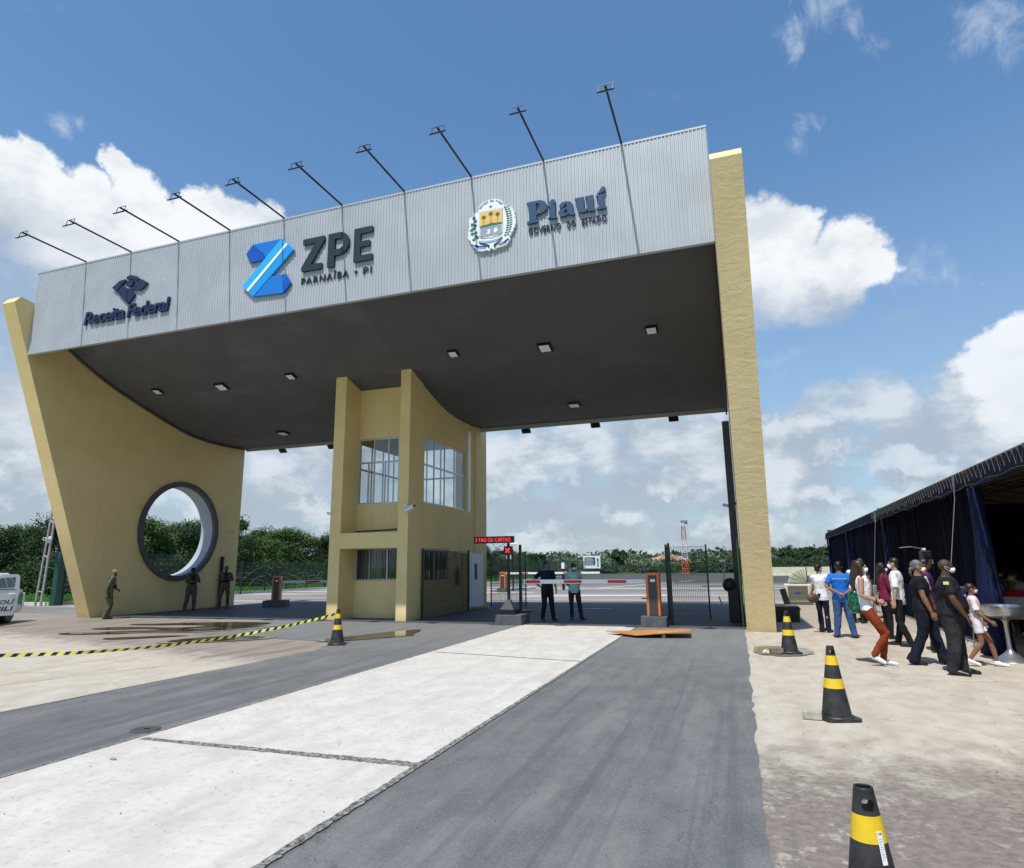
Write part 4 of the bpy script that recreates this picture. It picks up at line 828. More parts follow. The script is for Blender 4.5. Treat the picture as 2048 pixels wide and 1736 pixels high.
# ================= police tape =================
mtp=bpy.data.materials.new('striped_tape'); mtp.use_nodes=True; w=NT(mtp.node_tree); b=w.n('ShaderNodeBsdfPrincipled'); out=w.n('ShaderNodeOutputMaterial'); w.nt.links.new(b.outputs[0],out.inputs[0])
uv=w.n('ShaderNodeTexCoord').outputs['UV']; sp=w.n('ShaderNodeSeparateXYZ'); w.set(sp.inputs[0],uv); fr2=w.m('FRACT',w.m('ADD',w.m('MULTIPLY',sp.outputs[0],1.),w.m('MULTIPLY',sp.outputs[1],.30))); w.set(b.inputs['Base Color'],w.mix(w.m('GREATER_THAN',fr2,.54),(.80,.74,.12),(.02,.02,.02))); b.inputs['Roughness'].default_value=.4
def tape(lab,pts,width,twist,period=.16):
    me=bpy.data.meshes.new('tape'); vs=[];fs=[];uvs=[]; s_=0
    for i,p in enumerate(pts):
        p=Vector(p); 
        if i: s_+=(p-Vector(pts[i-1])).length
        a=twist(s_); d=(Vector(pts[min(i+1,len(pts)-1)])-Vector(pts[max(i-1,0)])).normalized(); up=Vector((0,0,1)); sd=d.cross(up).normalized(); n_=up*math.cos(a)+sd*math.sin(a)
        vs+=[p-n_*width/2,p+n_*width/2]; uvs.append(s_/period)
    for i in range(len(pts)-1): fs.append((2*i,2*i+2,2*i+3,2*i+1))
    me.from_pydata(vs,[],fs); L=me.uv_layers.new(name='UVMap')
    for p in me.polygons:
        for li in p.loop_indices: vi=me.loops[li].vertex_index; L.data[li].uv=(uvs[vi//2],vi%2)
    me.materials.append(mtp); o=link('caution_tape',me); return tag(o,lab,'tape')
A=Vector((-8.33,12.36,.655)); B=Vector((-10.60,6.2,.50)); pts=[]
for i in range(121):
    t=i/120; p=A.lerp(B,t); p.z-=.55*4*t*(1-t)*.42; pts.append((p.x,p.y,p.z))
tape('yellow and black striped caution tape hanging from the tower cone to the left edge',pts,.052,lambda s_:.5*math.sin(s_*1.3)+.25*math.sin(s_*4),.17)
# ================= evaporative cooler, tub =================
MBG=mat('beige_plastic',(.58,.585,.46),.5); MBG2=mat('brown_grille',(.17,.155,.115),.7)
ec=thing('evaporative_cooler','beige air cooler unit with curved duct elbow standing on the yard right of the pillar','air cooler',(2.14,28.4,0),R(-4))
MB().rbox(-.50,.50,-.42,.42,.10,.78,.04).build('cabinet',MBG,ec); mb=MB(); mb.bb(-.36,.36,-.435,-.421,.18,.72); gr=mb.build('front_grille',MBG2,ec); mb=MB()
for i in range(11): mb.bb(-.36,.36,-.447,-.436,.195+.048*i,.205+.048*i)
mb.build('grille_slats',mat('grille_slat',(.28,.26,.20),.6),gr)
mb=MB(); pts=[(.11*math.cos(a*2*PI/16),.035*math.sin(a*2*PI/16)) for a in range(16)]; vs,fs=shape2d([pts],.005); mb.add([Vector((v.x,-.452-v.z,.46+v.y)) for v in vs],fs); mb.build('oval_badge',mat('badge_blue',(.02,.06,.35),.3),ec)
MB().bb(-.46,.5,-.38,.38,.04,.10).bb(-.4,-.3,-.3,.3,0,.04).bb(.4,.5,-.3,.3,0,.04).build('skid_base',MGR,ec)
mb=MB(); rings=[]
for i in range(11):
    a=R(9*i); cx,cz,ro=.36,.80,0; 
    ri,re=.07,.68; k_=.012*(i%2)
    rings.append([Vector((cx-math.cos(a)*(ri-k_),-.34+k_,cz+.03+math.sin(a)*(ri-k_)*1.)),Vector((cx-math.cos(a)*(re+k_),-.34-k_,cz+math.sin(a)*(re+k_)*.86)),Vector((cx-math.cos(a)*(re+k_),.34+k_,cz+math.sin(a)*(re+k_)*.86)),Vector((cx-math.cos(a)*(ri-k_),.34-k_,cz+.03+math.sin(a)*(ri-k_)))])
mb.loft(rings); mb.build('duct_elbow',mat('pale_green_plastic',(.62,.66,.50),.5),ec)
mb=MB()
for i in range(1,10):
    a=R(9*i); mb.tube([(.36-math.cos(a)*.08,-.356,.83+math.sin(a)*.08),(.36-math.cos(a)*.675,-.366,.80+math.sin(a)*.58)],.009,5)
mb.build('duct_ribs',mat('duct_rib',(.35,.37,.28),.6),ec)
MB().bb(.355,.39,-.37,.37,.86,1.42).build('duct_flange',MBK,ec)
tb=thing('water_tub','black moulded water tub behind the foot of the right pillar','tub',(1.12,20.3,0)); mb=MB()
mb.loft([[Vector((x*s_,y*s_,z)) for x,y in rnd_poly([(-.40,-.35),(.40,-.35),(.40,.35),(-.40,.35)],.1,4)] for s_,z in ((.95,0),(1.0,.36),(.98,.40),(.93,.42))]); mb.build('tub_body',MRU,tb); MB().loft([[Vector((x*s_,y*s_,z)) for x,y in rnd_poly([(-.42,-.37),(.42,-.37),(.42,.37),(-.42,.37)],.1,4)] for s_,z in ((1,.33),(1.01,.345),(1,.36))]).build('rim',MRU,tb)
o=MB().box((1.62,28.0,.30),(.22,.12,.62),(0,R(-12),0)).build('black_board',MBK); tag(o,'small leaning black board beside the beige cooler','board')
# ================= left corner: poles, post, wall, mesh fence =================
lp=thing('leaning_concrete_pole','pair of leaning grey concrete poles with cross braces left of the yellow wall','pole',(0,0,0))
mcp=mat('weathered_concrete_pole',(.30,.30,.285),.9,var=.2,vscale=5)
A0,A1=Vector((-31.55,22.1,0)),Vector((-31.15,22.1,5.6)); B0,B1=Vector((-31.18,22.1,0)),Vector((-30.95,22.1,5.3))
MB().tube([A0,A1],.055,6).build('pole_shaft',mcp,lp); MB().tube([B0,B1],.06,6).build('pole_shaft',mcp,lp)
mb=MB()
for t in(.12,.42,.72): mb.tube([A0.lerp(A1,t),B0.lerp(B1,t)],.035,6)
mb.build('cross_brace',mcp,lp)
gp=MB().bb(-31.05,-30.72,22.4,22.8,0,2.5).build('green_gate_post',mat('deep_green_paint',(.012,.065,.045),.5)); tag(gp,'thick dark green gate post right beside the leaning concrete poles','post')
cctv((-31.0,22.0,3.15),R(30),'white security camera on the leaning concrete pole',s=1.6)
o=MB().rbox(-34.2,-32.0,21.6,21.9,0,.62,.02).build('low_white_wall',MWH); tag(o,'short bright white wall between the police car and the leaning poles','wall')
mesh_panel('mesh_fence','dark green mesh fence along the grass between the leaning poles and the left wall',(-30.7,22.8),(-29.9,31.5),2.45,pitch=.07,wire=.006)
# fence along the kerb: posts and mesh
def kfence(lab,p0,p1,h,n,group=None,wire=.009,pitch=.16,rows=.22):
    a=Vector((*p0,0)); b_=Vector((*p1,0)); d=b_-a; L=d.length; t=thing('perimeter_fence',lab,'fence',a,math.atan2(d.y,d.x),group)
    mb=MB(); k=int(L/pitch)
    for i in range(k+1): u=L*i/k; mb.bb(u-wire,u+wire,-wire,wire,.1,h)
    kk=int(h/rows)
    for j in range(kk+1): z=.1+(h-.1)*j/kk; mb.bb(0,L,-wire*2.5,-wire-.001,z-wire,z+wire)
    mb.build('wire_mesh',MGN,t)
    for i in range(n+1): u=L*i/n; MB().bb(u-.035,u+.035,-.035,.035,0,h+.08).build('post',MGN,t)
    return t
kfence('dark green mesh fence behind the left barrier along the grass verge',(-30.4,32),(-30.6,43.5),2.0,5)
kfence('dark green mesh fence along the kerb behind the two standing men',(-30.6,43.6),(-21.9,58.2),2.0,8)
kfence('far dark green fence with the white notice board running along the road to the horizon',(-21.9,58.2),(-23.5,108),2.1,14,wire=.013,pitch=.28,rows=1.0)
kfence('distant dark green fence at the far end of the asphalt yard',(-23.5,108),(62,101),1.5,20,wire=.012,pitch=.5,rows=.5)
o=MB().bb(3.,60,84.8,85.1,0,1.02).build('boundary_wall',mat('cream_wall',(.62,.60,.42),.8,var=.1)); tag(o,'long low cream wall across the yard behind the air cooler','wall')
o=MB().bb(3.,60,84.7,84.8,0,.12).build('kerb',mk); tag(o,kind='structure')
# notice board
nb=thing('notice_board','white notice board with dark green panel mounted on the far fence','sign',(-22.1,102.5,0),R(4))
MB().bb(-1.36,1.36,-.05,.05,.95,2.92).build('board',MWH,nb); MB().bb(-1.15,.55,-.062,-.051,1.42,2.68).build('green_panel',mat('board_green',(.012,.07,.06),.5),nb)
mb=MB()
for i in range(6): mb.bb(-1.02,.38-.12*(i%3),-.070,-.064,1.55+.18*i,1.62+.18*i)
mb.build('text_lines',mat('board_text',(.5,.6,.6),.6),nb); mb=MB(); mb.bb(.72,1.2,-.062,-.051,1.80,1.9).bb(.82,1.1,-.062,-.051,2.0,2.5).bb(.86,1.06,-.062,-.051,1.2,1.7).build('emblem',PBLUE,nb)
MB().bb(-1.2,-1.08,.055,.15,0,1.2).bb(1.08,1.2,.055,.15,0,1.2).build('leg',MGN,nb)
# small bollard camera / sign post behind men
bp_=thing('intercom_post','white camera box on a black post behind the man in mint shirt','post',(-11.0,42,0)); MB().bb(-.08,.08,-.08,.08,0,1.35).build('post',MBK,bp_); MB().rbox(-.1,.1,-.1,.1,1.35,1.75,.02).build('camera_box',MWH,bp_)
cp=thing('camera_cluster_pole','dark pole carrying three white camera boxes above the man in navy','pole',(-14.0,40.5,0)); MB().tube([(0,0,0),(0,0,3.0)],.06,8).build('pole',MBK,cp)
for (x,z,s_) in((.12,2.85,.26),(-.3,2.6,.2),(-.25,2.2,.2)): MB().box((x,-.1,z),(s_*1.6,.3,s_*1.5),(R(12),0,R(20))).build('camera_box',MWH,cp)
# lattice tower
lt=thing('lattice_mast','distant red and white lattice mast with a platform at its top','mast',(-7.9,106.,0)); 
def lattice(z0,z1,w0,w1,col,nm):
    mb=MB(); n=max(2,int((z1-z0)/.75))
    for sx,sy in((-1,-1),(1,-1),(1,1),(-1,1)): mb.tube([(sx*w0,sy*w0,z0),(sx*w1,sy*w1,z1)],.05,4)
    for i in range(n):
        za=z0+(z1-z0)*i/n; zb=z0+(z1-z0)*(i+1)/n; wa=w0+(w1-w0)*i/n; wb=w0+(w1-w0)*(i+1)/n; s_=1 if i%2 else -1
        for (a,b_) in (((-1,-1),(1,-1)),((1,-1),(1,1)),((1,1),(-1,1)),((-1,1),(-1,-1))):
            p=(a,b_) if s_>0 else (b_,a); mb.tube([(p[0][0]*wa,p[0][1]*wa,za),(p[1][0]*wb,p[1][1]*wb,zb)],.035,4); mb.tube([(a[0]*wa,a[1]*wa,za),(b_[0]*wa,b_[1]*wa,za)],.03,4)
    mb.build(nm,col,lt)
MRO=mat('mast_orange_red',(.60,.13,.045),.6); lattice(0,2.3,.48,.42,MRO,'lower_section'); lattice(2.3,5.2,.42,.33,MWH,'middle_section'); lattice(5.2,7.4,.33,.24,MRO,'upper_section'); lattice(7.4,8.1,.24,.24,MWH,'top_section'); MB().bb(-.35,.75,-.4,.4,8.1,8.25).bb(.3,.7,-.2,.2,7.7,8.0).build('platform',MGR,lt)
# ================= dirt mounds =================
mdm=mat('orange_dirt',(.33,.20,.12),.95,col2=(.42,.28,.19),vscale=.5)
def mound(x,y,rx,ry,h,seed,nm,lab=None):
    rr=random.Random(seed); mb=MB(); mb.smooth=False; n=40; rings=[]
    for i in range(9):
        t=i/8; ring=[]
        for j in range(n):
            a=2*PI*j/n; k=1-t*.96; nz=mnoise.noise(Vector((math.cos(a)*2+seed,math.sin(a)*2,t*3)))
            ring.append(Vector((x+rx*k*math.cos(a)*(1+.25*nz),y+ry*k*math.sin(a)*(1+.25*nz),h*(1-(1-t)**1.7)*(1+.5*nz)-.05)))
        rings.append(ring)
    mb.loft(rings); o=mb.build(nm,mdm); return tag(o,lab,'mound')
mound(-42,182,7,5,2.3,1,'dirt_mound','low orange dirt mound behind the far fence right of the notice board'); mound(-35,214,7,6,2.9,2,'dirt_mound','pale orange earth pile seen left of the open green gate leaf'); mound(-24,240,12,6,3.9,5,'dirt_mound','distant tan earth bank behind the lattice mast')
# ================= police car =================
hx,hy=.55,-.835
car=thing('police_car','white police patrol car with its front door open beside the left yellow wall','car',(-22.25,13.2,0),math.atan2(hy,hx))   # local +x forward, +y left side
MCW=mat('car_white_paint',(.72,.73,.73),.25,spec=.6); MCG=mat('car_green_paint',(.02,.20,.09),.3); MGLS=mat('dark_car_glass',(.02,.03,.035),.06,spec=.9); MPL=mat('car_black_plastic',(.02,.02,.022),.6); MLT=mat('tail_lamp_red',(.25,.01,.01),.25)
WB=1.33; arch=lambda cx,r,n=12:[(cx+r*math.cos(PI-PI*i/n),.36+r*math.sin(PI-PI*i/n)) for i in range(n+1)]
low=[(-2.12,.42)]+[(-2.1,.30)]+[(-WB-.42,.30)]+arch(-WB,.41)+[(-WB+.42,.26),(WB-.42,.26)]+arch(WB,.41)+[(WB+.42,.28),(2.12,.30),(2.2,.45),(2.18,.72),(2.05,.90),(1.1,1.02),(-1.95,1.06),(-2.12,.95),(-2.16,.62)]
def sideshape(loops,y0,y1,name,m,parent,taper=0):
    vs,fs=shape2d(loops,y1-y0); mb=MB(); mb.add([Vector((v.x,y0+v.z,v.y)) for v in vs],fs); o=mb.build(name,m,parent)
    return o
body=bevel(sideshape([low],-.86,.86,'body',MCW,car),.05,3); 
body.data.materials.append(MCG)
mb=MB(); gh=[(-1.98,1.05,.80),(1.05,1.01,.80),(.30,1.52,.62),(-1.60,1.58,.62)]
mb.loft([[Vector((x,s_*w_,z)) for x,z,w_ in [(a,b_,c) for a,b_,c in gh]] for s_ in(-1,1)]); bevel(mb.build('cabin',MCW,car),.05,3)
for s_ in(-1,1):
    for nm,q in (('rear_quarter_window',[(-1.82,1.12),(-1.32,1.12),(-1.28,1.47),(-1.55,1.49)]),('rear_door_window',[(-1.22,1.12),(-.32,1.12),(-.32,1.46),(-1.18,1.475)]),('front_door_window',[(-.22,1.12),(.80,1.10),(.30,1.44),(-.22,1.455)])):
        mb=MB(); pts=[Vector((x,s_*(.80-.18*(z-1.03)/.52+.006),z)) for x,z in q]; pts2=[p+Vector((0,s_*.008,0)) for p in pts]; mb.loft([pts,pts2]); mb.build(nm,MGLS,car)
MB().loft([[Vector((-2.0+.01,-.68,1.10)),Vector((-2.0+.01,.68,1.10)),Vector((-1.68,.58,1.5)),Vector((-1.68,-.58,1.5))],[Vector((-2.02,-.68,1.10)),Vector((-2.02,.68,1.10)),Vector((-1.70,.58,1.51)),Vector((-1.70,-.58,1.51))]]).build('rear_window',MGLS,car)
MB().loft([[Vector((1.04,-.7,1.05)),Vector((1.04,.7,1.05)),Vector((.36,.57,1.47)),Vector((.36,-.57,1.47))],[Vector((1.06,-.7,1.06)),Vector((1.06,.7,1.06)),Vector((.38,.57,1.48)),Vector((.38,-.57,1.48))]]).build('windscreen',MGLS,car)
# green rear quarter wrap, tail lamps, bumper, lightbar
mb=MB()
for s_ in(-1,1): mb.loft([[Vector((x,s_*.862,z)) for x,z in ((-2.0,.95),(-1.75,.78),(-1.78,.62),(-2.12,.50),(-2.14,.9))],[Vector((x,s_*.868,z)) for x,z in ((-2.0,.95),(-1.75,.78),(-1.78,.62),(-2.12,.50),(-2.14,.9))]])
mb.loft([[Vector((-2.165,y,z)) for y,z in ((-.8,.6),(.8,.6),(.76,1.0),(-.76,1.0))],[Vector((-2.172,y,z)) for y,z in ((-.8,.6),(.8,.6),(.76,1.0),(-.76,1.0))]]); mb.build('green_livery',MCG,car)
for s_ in(-1,1): MB().rbox(-2.20,-2.02,min(s_*.62,s_*.84),max(s_*.62,s_*.84),.82,1.02,.03).build('tail_lamp',MLT,car)
MB().rbox(-2.26,-2.0,-.84,.84,.34,.56,.05).build('rear_bumper',MPL,car); MB().rbox(2.05,2.28,-.84,.84,.30,.55,.05).build('front_bumper',MPL,car)
for s_ in(-1,1): MB().rbox(2.0,2.2,min(s_*.5,s_*.82),max(s_*.5,s_*.82),.64,.80,.04).build('headlight',mat('headlight_glass',(.6,.62,.65),.1),car)
lb=MB().rbox(-.75,-.45,-.55,.55,1.60,1.70,.03).build('light_bar',mat('blue_lamp',(.02,.06,.30),.2),car); MB().rbox(-.74,-.46,-.1,.1,1.605,1.705,.02).build('light_bar_centre',MWH,lb)
mb=MB(); 
for s_ in(-1,1): mb.tube([(-1.6,s_*.52,1.6),(-1.5,s_*.52,1.64),(.1,s_*.52,1.60),(.2,s_*.52,1.54)],.015,6)
mb.build('roof_rail',MPL,car)
def wheel(x,s_):
    mb=MB(); mb.lathe([(.20,-.10),(.30,-.115),(.335,-.09),(.345,-.04),(.345,.04),(.335,.09),(.30,.115),(.20,.10)],36); t=auto_smooth(mb.build('wheel',MPL,car,(x,s_*.78,.345),(R(90),0,0)),50)
    mb=MB(); mb.lathe([(.21,-.102),(.21,.104),(.195,.108),(.185,.085),(.05,.07),(.04,.09),(.001,.09)],30)
    mb.build('rim',mat('alloy_rim',(.42,.43,.44),.35,metal=.6),t,None,(R(180) if s_<0 else 0,0,0) if s_>0 else None) if s_<0 else mb.build('rim',mat('alloy_rim',(.42,.43,.44),.35,metal=.6),t,None,(R(180),0,0))
    mb=MB()
    for k in range(5):
        a=2*PI*k/5+.3; mb.box((.12*math.cos(a),.12*math.sin(a),(.099 if s_<0 else -.099)),(.055,.045,.012),(0,0,a))
    mb.build('rim_hole',MPL,t)
for x in(-WB,WB):
    for s_ in(-1,1): wheel(x,s_)
# open front-left door: hinge at its front edge, outer face turned to the front of the car
dhx,dhy=.93,.88; door=MB()
vs,fs=shape2d([[(0,.34),(-1.02,.34),(-1.08,.60),(-1.10,1.08),(-1.07,1.50),(-1.0,1.545),(-.62,1.53),(-.30,1.40),(0,1.06)],[(-.16,1.10),(-.99,1.115),(-.98,1.455),(-.63,1.44),(-.34,1.32)]],.06); door.add([Vector((v.x,v.z-.06,v.y)) for v in vs],fs)
dro=door.build('door',MCW,car,(dhx,dhy,0),(0,0,R(-50)))
door2=MB(); door2.quad((-.13,-.03,1.08),(-1.01,-.03,1.10),(-1.0,-.03,1.47),(-.62,-.03,1.45),(-.30,-.03,1.32)); door2.build('door_window',mg,dro)
MB().bb(-1.0,-.15,.0005,.006,1.085,1.105).build('window_trim',MPL,dro)
auto_smooth(MB().ell((-.93,.02,.96),(.10,.02,.022)).build('handle',MWH,dro),80)
# lettering: outer face is +y ; text must read from hinge (front) to rear => mirrored axis
def dtext(s_,x0,x1,z0,z1):
    vs,fs=text2d(s_,1,.004,.018,.2,1.0); ax=min(v.x for v in vs);bx=max(v.x for v in vs);ay=min(v.y for v in vs);by=max(v.y for v in vs)
    mb=MB(); mb.add([Vector((x0+(v.x-ax)/(bx-ax)*(x1-x0),.001+v.z,z0+(v.y-ay)/(by-ay)*(z1-z0))) for v in vs],fs); mb.build('door_lettering',mat('black_vinyl',(.01,.01,.012),.4),dro)
dtext('POLÍ',-.50,-1.03,.68,.82); dtext('MILI',-.46,-1.0,.47,.60)
mb=MB(); mb.rbox(-1.1,-.35,-.55,.55,.5,1.15,.08); mb.build('rear_seat',MPL,car)

def transl(name,c):
    m=bpy.data.materials.new(name); m.use_nodes=True; w=NT(m.node_tree); out=w.n('ShaderNodeOutputMaterial'); d=w.n('ShaderNodeBsdfDiffuse'); d.inputs[0].default_value=(*c,1); t=w.n('ShaderNodeBsdfTranslucent'); t.inputs[0].default_value=(c[0]*.6,c[1]*.55,c[2]*.5,1); ms=w.n('ShaderNodeMixShader'); ms.inputs[0].default_value=.13; w.nt.links.new(d.outputs[0],ms.inputs[1]); w.nt.links.new(t.outputs[0],ms.inputs[2]); w.nt.links.new(ms.outputs[0],out.inputs[0]); return m
# ================= marquee tent =================
MNV=mat('navy_canvas',(.004,.006,.020),.85,var=.25,vscale=2,bump=.006,bscale=9,spec=.2); MNB=mat('royal_navy_fabric',(.005,.009,.040),.8,var=.25,vscale=3,bump=.01,bscale=12,spec=.25); MWC=transl('translucent_canvas',(.62,.56,.48)); MBC=mat('dark_drape',(.008,.010,.022),.9,spec=.1,var=.4,vscale=2,stretch=(3,3,.2)); MROPE=mat('pale_rope',(.19,.19,.18),.8); MTR=mat('brown_canvas_underside',(.10,.075,.05),.85,var=.15,vscale=2)
TX0,TY0=4.14,13.92; KX=.033
def TX(y): return TX0+KX*(y-TY0)
tent=thing('marquee_tent','long navy blue event tent with scalloped valance at the right edge','tent',(0,0,0))
YA,YB=5.5,43.0; ZE=3.28; W_=9.0
# roof: gable with thin canvas; white on top, brown inside
mb=MB(); q=[]
for y in (YA,YB):
    x=TX(y); q.append([Vector((x,y,ZE)),Vector((x+W_/2,y,ZE+.75)),Vector((x+W_,y,ZE))])
def roofsheet(dz,m,nm,wid=0):
    mb=MB(); mb.loft([[p+Vector((0,0,dz)) for p in q[0]]+[p+Vector((0,0,dz-.012)) for p in reversed(q[0])],[p+Vector((0,0,dz)) for p in q[1]]+[p+Vector((0,0,dz-.012)) for p in reversed(q[1])]]); return mb.build(nm,m,tent)
roofsheet(.03,MWC,'roof_canvas')
mb=MB(); 
for i in range(24):
    y=YA+(YB-YA)*i/23; x=TX(y); mb.tube([(x+.06,y,ZE-.05),(x+W_/2,y,ZE+.68),(x+W_-.06,y,ZE-.05)],.014,5)
for k in range(1,7): mb.tube([(TX(YA)+.06+W_/2*k/7,YA,ZE-.05+.73*k/7),(TX(YB)+.06+W_/2*k/7,YB,ZE-.05+.73*k/7)],.012,5)
mb.build('roof_purlins',mat('roof_tube',(.13,.12,.11),.6),tent)
def valance(fx,ya,yb,nm):
    mb=MB(); n=int((yb-ya)/.02); top=[];bot=[]
    for i in range(n+1):
        y=ya+(yb-ya)*i/n; ph=(y/.235)%1; out=.035*abs(math.sin(PI*ph))+.010*math.sin(y*5.3); cut=.028*(1-abs(math.sin(PI*ph))**.5)
        top.append(Vector((fx(y)-.01-out*.6,y,ZE-.008-cut))); bot.append(Vector((fx(y)-.03-out,y,ZE-.36-.02*math.sin(y*2.1)+.03*abs(math.sin(PI*y/1.2)))))
    mb.add([*top,*bot],[(i,i+1,n+1+i+1,n+1+i) for i in range(n)]); return mb.build(nm,MNV,tent,fix=False)
valance(TX,YA,YB,'valance')
mb=MB(); y=YA; 
while y<25:
    x=TX(y)-.075; mb.tube([(x,y,ZE-.02),(x,y+.10,ZE-.24-.04*math.sin(y*7)),(x,y+.02+.15,ZE-.05-.03*math.sin(y*3)),(x,y+.235,ZE-.02)],.0024,4); y+=.235
mb.tube([(TX(y_)-.072,y_,ZE-.34+.05*abs(math.sin(PI*y_/1.2))) for y_ in [YA+.3*i for i in range(int((YB-YA)/.3))]],.0024,4); mb.build('lacing_rope',MROPE,tent)
def drape(p0,p1,z0,z1,nm,m,amp=.07,per=.33,flare=1.,parent=tent,seed=0,holes=0):
    a=Vector(p0);b_=Vector(p1); L=(b_-a).length; n=int(L/.035); d=(b_-a)/L; nn=Vector((-d.y,d.x)); mb=MB(); mb.smooth=True; R_=7; vs=[]
    for r in range(R_+1):
        t=r/R_; z=z1+(z0-z1)*t
        for i in range(n+1):
            u=L*i/n; w_=amp*(.35+.65*t*flare)*(math.sin(2*PI*u/per+1.3*math.sin(u*1.7+seed)+.5*t)+.35*math.sin(2*PI*u/(per*.43)+seed)); c=a+d*u+nn*w_; vs.append(Vector((c.x,c.y,z)))
    mb.add(vs,[(r*(n+1)+i,r*(n+1)+i+1,(r+1)*(n+1)+i+1,(r+1)*(n+1)+i) for r in range(R_) for i in range(n)]); return mb.build(nm,m,parent,fix=False)
drape((TX(15.2)+.55,15.2),(TX(YB)+.25,YB-.1),0.92,ZE-.05,'side_drape',MBC)
drape((TX(15.2)+.42,15.2),(TX(YB)+.12,YB-.1),.01,.95,'lower_drape',MNB,.04,.5)
drape((TX(YA)+W_-.3,YA),(TX(YB)+W_-.3,YB),0,ZE-.02,'far_drape',MBC,.09,.5)
drape((TX(YB)+.1,YB-.05),(TX(YB)+W_,YB-.05),0,ZE+.2,'end_drape',MBC,.05,.5)
drape((TX(28)+.6,28),(TX(28)+W_-.3,28),0,ZE+.35,'cross_drape',MBC,.09,.45)
# posts wrapped in navy fabric
def wrap(y,w0,w1,nm='wrapped_post'):
    x=TX(y)+.02; mb=MB(); mb.smooth=True; rings=[]; n=40
    for r in range(15):
        t=r/14; z=2.95-2.94*t; hw=w0+(w1-w0)*t**1.3; ring=[]
        for j in range(n):
            a=2*PI*j/n; k=1+.10*math.sin(7*a+3*t)*t+.05*math.sin(13*a-9*t); cx=x+.0+hw*.15; ring.append(Vector((cx+hw*.55*k*math.cos(a)+.03*math.sin(5*t),y+hw*k*math.sin(a)*.9,z)))
        rings.append(ring)
    mb.loft(rings); mb.build(nm,MNB,tent); MB().tube([(x+.03,y,0),(x+.03,y,ZE-.04)],.035,8).build('steel_post',MGR,tent)
wrap(13.92,.15,.42); wrap(23.7,.10,.22); wrap(33.5,.10,.22)
MB().tube([(TX(YB)+.05,YB,0),(TX(YB)+.05,YB,ZE)],.05,8).build('steel_post',MNB,tent)
for y in(5.9,): MB().tube([(TX(y)+.05,y,0),(TX(y)+.05,y,ZE)],.05,8).build('steel_post',MNB,tent)
# guy ropes
def rope(p0,p1,nm='guy_rope'): MB().tube([p0,p1],.0055,6).build(nm,MROPE,tent)
MB().loft([[Vector((TX(14.6)-.09,14.45,ZE-.04)),Vector((TX(14.6)-.09,14.58,ZE-.04)),Vector((TX(14.5)-.11,14.50,ZE-.46))],[Vector((TX(14.6)-.10,14.45,ZE-.04)),Vector((TX(14.6)-.10,14.58,ZE-.04)),Vector((TX(14.5)-.12,14.50,ZE-.46))]]).build('webbing_strap',MROPE,tent)
rope((TX(14.5)-.11,14.5,ZE-.44),(3.18,13.1,0.02)); rope((TX(24.0)-.1,24.0,ZE-.3),(3.75,22.6,.02)); rope((TX(YB)-.02,YB,ZE-.1),(4.2,40.9,.0))
MB().bb(TX(24)-.11,TX(24)-.10,23.9,24.15,ZE-.38,ZE-.04).build('webbing_strap',MROPE,tent)
# ================= basin, tables, chairs in the tent =================
MST=mat('brushed_steel',(.50,.51,.52),.28,metal=.85,var=.1,vscale=20)
bs=thing('pedestal_basin','stainless steel bowl basin on a slim flared pedestal at the right edge','basin',(4.13,13.15,0))
auto_smooth(MB().lathe([(.27,0),(.26,.012),(.19,.05),(.10,.12),(.05,.17),(.037,.22),(.034,.45),(.036,.62),(.06,.655),(.10,.675)],40).build('pedestal',MST,bs),50)
auto_smooth(MB().lathe([(.10,.672),(.22,.70),(.33,.76),(.362,.83),(.366,.88),(.385,.885),(.385,.893),(.35,.893),(.335,.83),(.22,.73),(.02,.70)],48).build('bowl',MST,bs),40)
def table(nm,lab,loc,rz,w_,d_,m,h=.74):
    t=thing(nm,lab,'table',loc,rz); MB().bb(-w_/2,w_/2,-d_/2,d_/2,h-.03,h).build('table_top',m,t)
    for sx in(-1,1):
        for sy in(-1,1): MB().tube([(sx*(w_/2-.06),sy*(d_/2-.06),h-.03),(sx*(w_/2-.02),sy*(d_/2-.02),0)],.014,6).build('leg',MGR,t)
    return t
table('folding_table','yellow topped folding table behind the steel basin',(4.75,14.6,0),0,1.3,.7,mat('yellow_table_top',(.62,.42,.05),.5),.62)
def chair(loc,rz,lab,m,first=[]):
    t=thing('plastic_chair',lab,'chair',loc,rz,'plastic chairs in the tent')
    if not first:
        first.append(('seat',MB().rbox(-.22,.22,-.22,.22,.41,.44,.01).mesh('seat',m))); first.append(('backrest',MB().rbox(-.22,.22,.20,.235,.46,.86,.012).mesh('backrest',m)))
        for sx in(-1,1):
            for sy in(-1,1): first.append(('leg',MB().tube([(sx*.19,sy*.19,.42),(sx*.22,sy*.23,0)],.016,6).mesh('leg',m)))
    for nme,me in first: link(nme,me,t)
